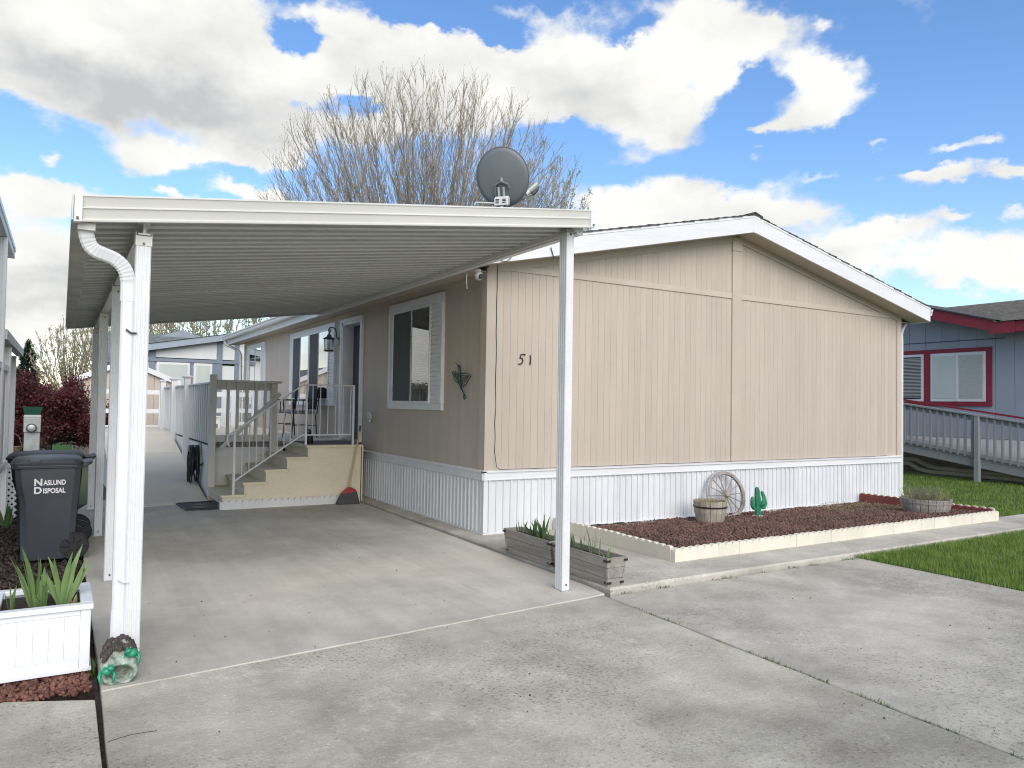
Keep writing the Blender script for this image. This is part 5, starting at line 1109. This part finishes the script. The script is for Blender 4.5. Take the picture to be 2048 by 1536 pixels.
def pmr(n): return np.stack([RNG.uniform(-3.9,-3.45,n),4.3+RNG.uniform(0,6,n),RNG.uniform(-.03,-.0,n)],1)
# landscape fabric showing along the skirting
b=MB()
pts=[(x,-.06+random.uniform(-.02,.01),moundz(x,-.05)+random.uniform(-.005,.02)) for x in np.arange(.95,2.7,.09)]
b.tube(pts,.016,n=5); fb=b.build('weed_fabric',RUB); tag(fb,'ragged black weed fabric edge along the white skirting in the lava bed','weed fabric')
def pfd(n): return np.stack([RNG.uniform(5.2,6.8,n),RNG.uniform(-1.5,-.2,n),RNG.uniform(.05,.08,n)],1)
# barrels
def barrel(x,y,z,r0,r1,h,label,m,bandm,nst=18,bz=(.78,.84)):
    r=E('barrel_planter',(x,y,z),label,'barrel planter')
    for k in range(nst):
        a0=2*math.pi*k/nst+.012; a1=2*math.pi*(k+1)/nst-.012; am=(a0+a1)/2; R=[]
        for t in (0,.5,1):
            rr=r0+(r1-r0)*t+.012*math.sin(math.pi*t); zz=z+h*t+(random.uniform(-.004,.004) if t==1 else 0)
            R.append([(x+q*math.cos(a),y+q*math.sin(a),zz) for q,a in ((rr,a0),(rr+.002,am),(rr,a1),(rr-.02,a1),(rr-.02,a0))])
        MB().loft(R).build('stave',m,r)
    for t in (bz if isinstance(bz,list) else [bz]):
        pr=[]
        for tt in t: pr.append(r0+(r1-r0)*tt+.012*math.sin(math.pi*tt)+.006)
        MB().lathe((x,y,z),[(pr[0]-.006,h*t[0]),(pr[0],h*t[0]),(pr[1],h*t[1]),(pr[1]-.006,h*t[1])],40,caps=False).build('hoop',bandm,r)
    MB().lathe((x,y,z),[(.01,h*.86),(r1-.03,h*.86)],24,caps=False).build('soil',mat('dry_soil',(.16,.15,.085,1),.95,.5,30,bump=1),r)
    return r
bA=barrel(3.05,-.48,.035,.165,.213,.28,'small pale wooden barrel with one black hoop before the wagon wheel',WOODB,BLACK,16,(.70,.77))
bB=barrel(6.22,-1.45,.06,.255,.325,.235,'weathered grey half barrel with dry flowering sprigs at the right end of the bed',WOODG2,WOODG,20,[(.74,.80),(.03,.08)])
# watering can shaped stake in the barrel
ws=E('wire_stake',(3.05,-.48,.28),'thin wire ornament stake standing in the pale barrel','garden stake')
for pts in ([(3.08,-.48,.27),(3.04,-.48,.42),(3.02,-.48,.50),(2.92,-.48,.51)],[(3.04,-.48,.43),(2.89,-.48,.435)],[(3.10,-.48,.27),(3.03,-.48,.40)]): MB().tube(pts,.004,n=4).build('wire',GAL,ws)
# wagon wheel
ww_=E('wagon_wheel',(3.72,-.2,.1),'grey weathered wooden wagon wheel leaning on the white skirting','wagon wheel')
wc=Vector((3.67,-.17,.325)); nl=Vector((-.10,-.96,.26)).normalized(); ua=Vector((1,0,0)); ua=(ua-nl*ua.dot(nl)).normalized(); va=nl.cross(ua)
Rw=.318
def cpt(r,a,o=0): return wc+ua*r*math.cos(a)+va*r*math.sin(a)+nl*o
for k in range(6):
    a0,a1=2*math.pi*k/6+.01,2*math.pi*(k+1)/6-.01
    MB().loft([[cpt(Rw-.04,a,-.018),cpt(Rw,a,-.018),cpt(Rw,a,.018),cpt(Rw-.04,a,.018)] for a in np.linspace(a0,a1,8)]).build('rim_section',WOODG,ww_)
MB().loft([[cpt(Rw,a,-.016),cpt(Rw+.008,a,-.016),cpt(Rw+.008,a,.016),cpt(Rw,a,.016)] for a in np.linspace(0,2*math.pi,48)]).build('iron_tyre',GAL,ww_)
for k in range(14):
    a=2*math.pi*k/14; MB().tube([cpt(.03,a),cpt(.15,a),cpt(Rw-.038,a)],[.011,.008,.007],n=6).build('spoke',WOODG,ww_)
MB().loft([[cpt(r,a,o) for a in np.linspace(0,2*math.pi,17)[:-1]] for r,o in ((.035,-.04),(.045,-.02),(.045,.02),(.032,.05),(.015,.055))]).build('hub',WOODG,ww_,smooth='auto')
# cactus
ca=E('cactus_ornament',(3.97,-.46,.035),'green painted cactus ornament on a white base by the wagon wheel','cactus ornament')
cx1,cy1,cz1=3.97,-.46,.035
MB().lathe((cx1,cy1,cz1-.005),[(.085,0),(.09,.012),(.07,.028),(.02,.035)],18).build('base',mat('white_pebble_base',(.6,.6,.56,1),.8,.3,30,bump=1),ca)
def ribbed(pts,R,n=16):
    P=[Vector(p) for p in pts]; out=[];ra=[]
    for i in range(len(P)-1):
        for j in range(4): out.append(P[i].lerp(P[i+1],j/4)); ra.append(R[i]+(R[i+1]-R[i])*j/4)
    out.append(P[-1]); ra.append(R[-1]); b=MB(); b.tube(out,ra,n=n)
    return b
def cact(name,pts,R):
    b=ribbed(pts,R); n=16
    vv=[]; 
    P=b.v; rings=len(P)//n
    for i in range(rings):
        c=sum((Vector(P[i*n+k]) for k in range(n)),Vector())/n
        for k in range(n): v=Vector(P[i*n+k])-c; vv.append(c+v*(1.0 if k%2 else .86))
    b.v=vv; b.build(name,CACT,ca)
cact('trunk',[(cx1,cy1,cz1+.02),(cx1,cy1,cz1+.12),(cx1-.005,cy1,cz1+.22),(cx1-.012,cy1,cz1+.32),(cx1-.02,cy1,cz1+.355),(cx1-.02,cy1,cz1+.368)],[.034,.036,.036,.030,.022,.006])
cact('arm',[(cx1-.02,cy1,cz1+.10),(cx1-.065,cy1,cz1+.115),(cx1-.085,cy1,cz1+.15),(cx1-.088,cy1,cz1+.22),(cx1-.082,cy1,cz1+.248),(cx1-.082,cy1,cz1+.256)],[.018,.022,.024,.022,.016,.004])
cact('arm',[(cx1+.02,cy1-.02,cz1+.12),(cx1+.05,cy1-.035,cz1+.125),(cx1+.075,cy1-.03,cz1+.17),(cx1+.078,cy1-.01,cz1+.25),(cx1+.06,cy1,cz1+.30),(cx1+.055,cy1,cz1+.315)],[.022,.026,.027,.022,.018,.005])
cact('arm',[(cx1+.01,cy1-.03,cz1+.15),(cx1+.025,cy1-.05,cz1+.17),(cx1+.03,cy1-.05,cz1+.21),(cx1+.03,cy1-.05,cz1+.225)],[.02,.024,.020,.006])
ca.scale=(1.28,1.2,1.12)
# ---------------------------------------------------------------- plants
def iris(x,y,z,h,n,label,m=IRIS,spread=.5,dirn=None,group='iris clumps'):
    r=E('iris_plant',(x,y,z),label,'iris plant',group)
    a0=dirn if dirn is not None else random.uniform(0,math.pi)
    for k in range(n):
        t=(k-(n-1)/2)/max(1,(n-1)/2) if n>1 else 0
        hh=h*random.uniform(.6,1)*(1-.25*abs(t)); lean=t*spread*random.uniform(.7,1.1); w=random.uniform(.011,.017)*(h/.25)**.3
        bx0=Vector((x+math.cos(a0)*t*.02+random.uniform(-.01,.01),y+math.sin(a0)*t*.02+random.uniform(-.01,.01),z))
        d=Vector((math.cos(a0)*lean,math.sin(a0)*lean,1)); bend=Vector((random.uniform(-.22,.22),random.uniform(-.22,.22),0)); fa=a0+random.uniform(-.5,.5); s=Vector((math.cos(fa),math.sin(fa),0)); nn=Vector((-s.y,s.x,0))
        R=[]
        for q in (0,.2,.45,.7,.88,1):
            c=bx0+d*hh*q+bend*hh*q*q; ww2=w*(.75+.5*q if q<.4 else .95*(1-((q-.4)/.6)**2)+.02); R.append([c-s*ww2,c+nn*.0028*(1-q),c+s*ww2,c-nn*.0028*(1-q)])
        MB().loft(R).build('leaf',m,r)
    return r
zW=.32
iris(-4.30,-2.44,zW,.19,6,'low iris fan at the left corner of the white planter')
iris(-4.20,-2.37,zW,.36,9,'tall iris clump left of centre in the white planter')
iris(-4.16,-2.47,zW,.22,6,'short iris fan at the front middle of the white planter')
iris(-4.06,-2.40,zW,.38,9,'tallest iris clump right of centre in the white planter',dirn=.2)
iris(-4.0,-2.42,zW,.10,3,'small dry iris shoot at the right side of the white planter',m=DRY)
for k,(y,h,n,lb,m) in enumerate(((-1.10,.20,4,'small iris fan at the far end of the farther wooden planter',IRISD),(-1.32,.24,9,'full dark iris clump in the middle of the farther wooden planter',IRISD),(-1.50,.26,11,'largest dark iris clump near the post in the farther wooden planter',IRISD),(-1.66,.2,5,'iris clump at the near end of the farther wooden planter',IRISD),(-1.98,.19,5,'iris shoot just right of the post in the nearer wooden planter',IRISD),(-2.10,.24,2,'two thin upright iris leaves in the nearer wooden planter',IRIS),(-2.22,.26,7,'tallest iris fan in the middle of the nearer wooden planter',IRIS),(-2.36,.20,1,'single thin leaf standing in the nearer wooden planter',IRIS),(-2.46,.12,4,'short iris shoot at the near end of the nearer wooden planter',IRIS))):
    iris(-.19+random.uniform(-.02,.02),y,.215,h*1.15,n,lb,m,.6,math.radians(25))
iris(-3.915,-2.62,-.03,.13,7,'small green weed growing beside the white planter and the slab',WEED,.7,1.2,None)
def sprigs(name,x,y,z,R,h,n,m,label,cat,leaf=.008,lean=.5,stuff=False):
    b=MB()
    for k in range(n):
        a=random.uniform(0,6.283); r=R*math.sqrt(random.random()); p=Vector((x+r*math.cos(a),y+r*math.sin(a),z)); hh=h*random.uniform(.4,1); d=Vector((math.cos(a)*lean*r/R,math.sin(a)*lean*r/R,1)); tip=p+d*hh+Vector((random.uniform(-.02,.02),random.uniform(-.02,.02),0))
        b.tube([p,p.lerp(tip,.5)+Vector((random.uniform(-.008,.008),0,0)),tip],[.0018,.0014,.001],n=3,caps=False)
        for j in range(5):
            q=p.lerp(tip,random.uniform(.3,1)); u=Vector((random.uniform(-1,1),random.uniform(-1,1),random.uniform(-.3,1))).normalized()*leaf; v=Vector((random.uniform(-1,1),random.uniform(-1,1),0)).normalized()*leaf*.5
            b.quad(q,q+u+v,q+u*1.8,q+u-v)
    o=b.build(name,m); 
    if cat: tag(o,label,cat)
    return o
sprigs('dry_sprigs',6.22,-1.45,.25,.28,.20,190,DRY,'dry yellow flowering sprigs in the grey half barrel','plant',.008)
sprigs('sage_clump',6.22,-1.42,.25,.13,.22,170,SAGE,'grey sage clump in the middle of the grey half barrel','plant',.009,.6)
sprigs('dry_stubble',3.05,-.48,.27,.18,.06,170,DRY,'dry yellow stubble in the pale barrel','plant',.006)
w_=sprigs('bed_weeds',6.0,-.85,.06,.75,.05,420,DRY,'brown dried weeds in the right part of the lava bed','weeds',.009,.4); w_['kind']='stuff'
# weeds in the slab joints
b=MB()
for (x,y) in [(-.50,-4.62),(-.515,-4.9),(-.43,-3.9),(-.45,-4.2),(-.53,-5.15),(-.47,-4.45),(.25,-2.635),(1.0,-2.63),(1.5,-2.63),(-.54,-5.5),(-.45,-4.05),(2.2,-2.63)]+[(-.362-.0355*(-2.66-q),q) for q in [random.uniform(-6.5,-2.9) for _ in range(26)]]+[(random.uniform(-.2,3),-2.632) for _ in range(16)]:
    for k in range(16):
        p=Vector((x+random.uniform(-.02,.02),y+random.uniform(-.06,.06),-.02)); a=random.uniform(0,6.28); h=random.uniform(.012,.032); t=p+Vector((math.cos(a)*h*.8,math.sin(a)*h*.8,h)); s=Vector((-math.sin(a),math.cos(a),0))*.003
        b.quad(p-s,p+s,t)
o=b.build('joint_weeds',WEED); tag(o,'small weeds growing in the joints of the concrete','weeds'); o['kind']='stuff'
# debris on the concrete: small leaves and grit
def pdeb(n):
    x=RNG.uniform(-3.8,2.8,n); y=RNG.uniform(-6.5,4,n); return np.stack([x,y,np.full(n,.002)],1)
tag(rocks('leaf_litter',260,pdeb,.0025,.007,mat('litter_dark',(.05,.04,.03,1),.9,.5,30),flat=.3),'tiny dark leaf litter and grit on the concrete','litter')
# grass
def grass(name,regions,m,label):
    Vs=[];n0=0
    for (x0,x1,y0,y1,n,h0,h1,w) in regions:
        x=RNG.uniform(x0,x1,n);y=RNG.uniform(y0,y1,n);a=RNG.uniform(0,6.283,n);h=RNG.uniform(h0,h1,n)*(1+.25*np.sin(x*3.1+y*1.7)*np.sin(y*2.3));ln=RNG.uniform(.1,.7,n)
        c=np.stack([x,y,np.full(n,-.012)],1); s=np.stack([-np.sin(a),np.cos(a),0*a],1)*w; d=np.stack([np.cos(a)*ln*h,np.sin(a)*ln*h,h],1); d1=np.stack([np.cos(a)*ln*h*.25,np.sin(a)*ln*h*.25,h*.6],1)
        Vs.append(np.stack([c-s,c+s,c+d1+s*.7,c+d1-s*.7,c+d],1))
    V=np.concatenate(Vs); n=len(V); base=5*np.arange(n)[:,None]
    F=np.concatenate([base+np.array([[0,1,2]]),base+np.array([[0,2,3]]),base+np.array([[3,2,4]])])
    o=npmesh(name,V.reshape(-1,3),F,m,None,'stuff'); tag(o,label,'grass')
grass('grass',[(2.90,6.5,-4.8,-2.60,60000,.025,.06,.0016),(6.5,10,-4.0,-2.62,26000,.025,.06,.002),(6.93,8.3,-1.92,.3,15000,.03,.07,.002),(8.05,13.3,-1.92,3.6,42000,.03,.07,.003)],GRS,'short green lawn grass on the right')
# ---------------------------------------------------------------- trees
def tree(name,x,y,z,H,R,seed,label,m_bark,leafm=None,nlimb=10,depth=4,leaf=.05,nleaf=0,trunk_h=.18,trunk_r=.02,up_=.35,fan=(8,62),kids=(4,7),lmul=(.42,.62),group=None,twigr=.004,base_off=.0,limbr=.5):
    rd=random.Random(seed); r=E(name,(x,y,z),label,'tree',group)
    tb_,cb_=MB(),MB(); tips=[]
    base=Vector((x,y,z)); th=H*trunk_h; tr0=H*trunk_r
    tb_.tube([base,base+Vector((0,0,th*.5)),base+Vector((0,0,th))],[tr0*1.25,tr0,tr0*.95],n=10)
    def br_(p,d,L_,rad,lv):
        n=3 if lv>1 else 5; pts=[p]; cur=p; dd=d.copy()
        for i in range(n):
            dd=(dd+Vector((rd.uniform(-1,1),rd.uniform(-1,1),rd.uniform(-.3,1)))*.10+Vector((0,0,up_*.22))).normalized(); cur=cur+dd*(L_/n); pts.append(cur)
        rads=[max(twigr,rad*(1-.75*i/n)) for i in range(n+1)]
        (tb_ if lv==0 else cb_).tube(pts,rads,n=6 if lv==0 else (4 if lv==1 else 3),caps=False)
        if lv>=depth-1:
            tips.append((pts[-1],dd)); tips.append((pts[-2],dd)); 
            if n>2: tips.append((pts[1],dd))
            return
        k=rd.randint(*kids)+(2 if lv==0 else 0)
        for j in range(k):
            t=.22+.75*(j+rd.random()*.6)/k; f=t*n; i=min(int(f),n-1); q=pts[i].lerp(pts[i+1],f-i); ax_=Vector((rd.uniform(-1,1),rd.uniform(-1,1),rd.uniform(-1,1))).cross(dd).normalized()
            nd=(dd+ax_*rd.uniform(.35,.75)+Vector((0,0,up_*.5))).normalized()
            br_(q,nd,L_*rd.uniform(*lmul)*(1.15-.4*t),rad*.45,lv+1)
    for k in range(nlimb):
        az_=2*math.pi*(k*.618+rd.random()*.1); inc=math.radians(fan[0]+(fan[1]-fan[0])*((k+.5)/nlimb)**.8)
        dx=math.sin(inc)*math.cos(az_)*R/(H*.55); dy=math.sin(inc)*math.sin(az_)*R/(H*.55); d=Vector((dx,dy,math.cos(inc))).normalized()
        Lm=(H-th)*(.72+.12*rd.random())*(1-.18*inc)
        br_(base+Vector((0,0,th*(1-.35*rd.random()))),d,Lm,tr0*limbr,0)
    tb_.build('trunk',m_bark,r); cb_.build('crown',TWIG if leafm is None else m_bark,r)
    if leafm:
        T=np.array([tuple(t[0]) for t in tips]); n=nleaf; idx=RNG.integers(0,len(T),n); c=T[idx]+RNG.normal(0,leaf*2.2,(n,3)); 
        a=RNG.normal(size=(n,3)); a/=np.linalg.norm(a,axis=1)[:,None]; b2_=RNG.normal(size=(n,3)); b2_-=a*(a*b2_).sum(1)[:,None]; b2_/=np.linalg.norm(b2_,axis=1)[:,None]; s=leaf*RNG.uniform(.5,1.2,(n,1))
        V=np.stack([c-a*s,c+b2_*s*.5,c+a*s,c-b2_*s*.5],1).reshape(-1,3); F=(4*np.arange(n)[:,None]+np.array([[0,1,2,3]]))
        npmesh('foliage',V,F,leafm,r)
    return r
def vase_tree(name,x,y,z,zc,H,R,seed,label,nax,ntw,m_,leafm=None,nleaf=0,leaf=.05,r0=.05,rt_=.0045,bud=True):
    rd=random.Random(seed); r=E(name,(x,y,z),label,'tree'); t_=MB(); cr=MB(); base=Vector((x,y,z)); fork=base+Vector((0,0,(zc-z)*.32))
    t_.tube([base,base.lerp(fork,.5),fork],[r0*5.2,r0*4.4,r0*3.8],n=12); LP=[]
    for k in range(nax):
        u_=(k+.5)/nax; th=math.acos(1-u_*1.02) if u_<.98 else 1.55; th=min(th,1.5)*(.96+.08*rd.random()); ph=k*2.39996+rd.uniform(-.2,.2)
        q=rd.uniform(.93,1.01) if k%4 else rd.uniform(.6,.85)
        end=Vector((x+R*math.sin(th)*math.cos(ph)*q,y+R*math.sin(th)*math.sin(ph)*q,zc+(H-(zc-z))*math.cos(th)*q))
        mid=fork.lerp(end,.45)+Vector((math.cos(ph),math.sin(ph),0))*R*.10*math.sin(th)-Vector((0,0,.3))*math.sin(th)
        st_=fork-Vector((0,0,rd.uniform(0,(zc-z)*.15))); n=9; pts=[]
        for i in range(n+1):
            s=i/n; p=st_*(1-s)**2+mid*2*s*(1-s)+end*s*s; 
            if 0<i: p=p+Vector((rd.uniform(-1,1),rd.uniform(-1,1),rd.uniform(-.4,.4)))*.05
            pts.append(p)
        ra=r0*(rd.uniform(.7,1.1) if k%6 else 2.3); cr.tube(pts,[max(rt_*1.3,ra*(1-.88*(i/n)**.8)) for i in range(n+1)],n=5,caps=False)
        for j in range(ntw):
            f=.22+.77*((j+rd.random())/ntw)**.8; i=min(int(f*n),n-1); p=pts[i].lerp(pts[i+1],f*n-i); d=(pts[i+1]-pts[i]).normalized()
            ang=rd.uniform(0,6.283); a1=d.cross(Vector((0,0,1))); a1=a1.normalized() if a1.length>.01 else Vector((1,0,0)); a2=d.cross(a1); sd_=(a1*math.cos(ang)+a2*math.sin(ang))
            L_=rd.uniform(.6,1.5)*(1.25-.75*f)*R/6; nd=(d+sd_*rd.uniform(.35,.7)).normalized(); q1=p+nd*L_*.5; nd2=(nd+Vector((0,0,.35))).normalized(); q2=q1+nd2*L_*.5
            cr.tube([p,q1,q2],[rt_*2.0,rt_*1.5,rt_*.9],n=3,caps=False)
            for l in range(5):
                g=rd.uniform(.15,1); w=p.lerp(q1,g*2) if g<.5 else q1.lerp(q2,g*2-1); sd2=Vector((rd.uniform(-1,1),rd.uniform(-1,1),rd.uniform(-.2,1))).normalized(); nn=(nd2+sd2*.6+Vector((0,0,.2))).normalized(); e=w+nn*rd.uniform(.15,.45)*R/6
                cr.tube([w,e],[rt_*1.1,rt_*.75],n=3,caps=False); LP.append(e); LP.append(w)
                if bud: cr.tube([e,e+nn*.035],[rt_*1.9,rt_*1.0],n=3,caps=False)
            LP.append(q2)
    t_.build('trunk',m_,r); cr.build('crown',m_,r)
    if leafm:
        T=np.array([tuple(t) for t in LP]); n=nleaf; idx=RNG.integers(0,len(T),n); c=T[idx]+RNG.normal(0,leaf*1.2,(n,3)); a=RNG.normal(size=(n,3)); a/=np.linalg.norm(a,axis=1)[:,None]; b2_=np.cross(a,RNG.normal(size=(n,3))); b2_/=np.linalg.norm(b2_,axis=1)[:,None]; s=leaf*RNG.uniform(.5,1.2,(n,1))
        npmesh('foliage',np.stack([c-a*s,c+b2_*s*.5,c+a*s,c-b2_*s*.5],1).reshape(-1,3),4*np.arange(n)[:,None]+np.array([[0,1,2,3]]),leafm,r)
    return r
vase_tree('bare_tree',6.35,15.8,-.1,7.4,12.6,5.35,5,'tall bare fan shaped tree rising behind the tan home',290,20,TWIG,r0=.032,rt_=.0046)
vase_tree('budding_tree',11.6,17.5,-.1,8.0,12.0,2.7,9,'smaller tree with fresh green leaves behind the satellite dish',60,15,TWIG,SPRG2,12000,.05,r0=.035,rt_=.006)
grp='leafing trees beyond the homes'
def sp_(x,y,zc,H,R,seed,lb,lf,n,nax=34): 
    t=vase_tree('spring_tree',x,y,-.1,zc,H,R,seed,lb,nax,11,TWIG,lf,n,.055,r0=.035,rt_=.010,bud=False); t['group']=grp
sp_(-3.75,36,3.4,5.7,1.9,21,'pale leafing tree behind the red maple, left one',SPRG2,2600,44)
sp_(-2.1,34,4.0,6.7,1.9,22,'yellow green leafing tree behind the red maple, just left of the white posts',SPRG,3600,44)
sp_(-.2,33,5.0,8.3,2.6,30,'yellow green tree above the shed roof, nearest the front left post',SPRG,5200)
sp_(2.6,35,5.0,8.8,2.8,31,'pale leafing tree above the middle of the grey shingle roof',SPRG2,5200)
sp_(5.0,32,4.6,8.2,2.6,32,'dense yellow green tree above the grey roof beside the tan home eave',SPRG,6000)
sp_(8.2,36,4.6,7.6,2.6,33,'thin pale tree whose edge shows at the tan home eave',SPRG2,3600)
mp2=tree('japanese_maple',-4.32,12.6,-.1,2.35,1.75,44,'low spreading dark red Japanese maple behind the bins',BARKD,MAPL,nlimb=14,depth=4,nleaf=52000,leaf=.036,trunk_h=.28,trunk_r=.03,up_=.05,fan=(20,86),twigr=.004)
# conifer
r=E('conifer',(-5.7,40,-.1),'dark green conifer far behind the red maple','tree')
b=MB().tube([(-5.7,40,-.1),(-5.7,40,4.4)],[.16,.02],n=8); b.build('trunk',BARKD,r)
n=16000; t=RNG.random(n)**.6; zz=.2+4.4*(1-t); rr=1.35*t**.8*(.35+.65*RNG.random(n))*(1+.25*np.sin(zz*7)); aa=RNG.uniform(0,6.283,n)
c=np.stack([-5.7+rr*np.cos(aa),40+rr*np.sin(aa),zz-rr*.18],1); a=np.stack([np.cos(aa),np.sin(aa),RNG.normal(-.1,.3,n)],1)*.11; s=np.stack([-np.sin(aa),np.cos(aa),RNG.normal(0,.3,n)],1)*.03
npmesh('foliage',np.stack([c-a,c+s,c+a,c-s],1).reshape(-1,3),4*np.arange(n)[:,None]+np.array([[0,1,2,3]]),FIR,r)
# hedge and shrubs in the gap left of the shed
def shrub(name,x,y,z,rx,ry,rz_,n,m,label,lf=.035):
    r=E(name,(x,y,z),label,'shrub'); MB().tube([(x,y,z),(x,y,z+rz_*.6)],.02,n=5).build('stem',BARKD,r)
    d=RNG.normal(size=(n,3)); d/=np.linalg.norm(d,axis=1)[:,None]; c=np.array([x,y,z+rz_*.55])+d*np.array([rx,ry,rz_*.55])*(RNG.random((n,1))**.35)*(1+.2*np.sin(d[:,:1]*9)*np.sin(d[:,1:2]*7)); a=RNG.normal(size=(n,3)); a/=np.linalg.norm(a,axis=1)[:,None]; b2_=np.cross(a,RNG.normal(size=(n,3))); b2_/=np.linalg.norm(b2_,axis=1)[:,None]
    npmesh('foliage',np.stack([c-a*lf,c+b2_*lf*.5,c+a*lf,c-b2_*lf*.5],1).reshape(-1,3),4*np.arange(n)[:,None]+np.array([[0,1,2,3]]),m,r)
shrub('green_shrub',-4.45,21,-.05,.6,.5,.8,4500,HEDG,'bright green shrub beyond the strip of lawn left of the shed')
shrub('brown_shrub',-3.9,21.5,-.05,.6,.5,1.1,5000,leafmat('bronze_leaf',(.04,.03,.015),(.14,.09,.04),.2),'bronze brown shrub beside the bright green one')
shrub('green_shrub',-5.6,21.5,-.05,.9,.6,1.3,5000,HEDG,'larger dark shrub hidden partly behind the maple')
shrub('green_shrub',-7.5,20,-.05,1.2,.8,2.2,5000,HEDG,'tall green shrub behind the lattice porch',)
iris(-4.62,3.2,-.03,.32,9,'tall dark leaves by the lattice skirt behind the bins',IRISD,.5)

# hairline crack in the slab by the downspout
k_=MB().tube([(-3.89,-3.62,-.0034),(-3.84,-3.60,-.0034),(-3.79,-3.588,-.0034),(-3.73,-3.594,-.0034),(-3.69,-3.60,-.0034)],.0015,n=4).build('slab_crack',DKGAP); k_['kind']='structure'
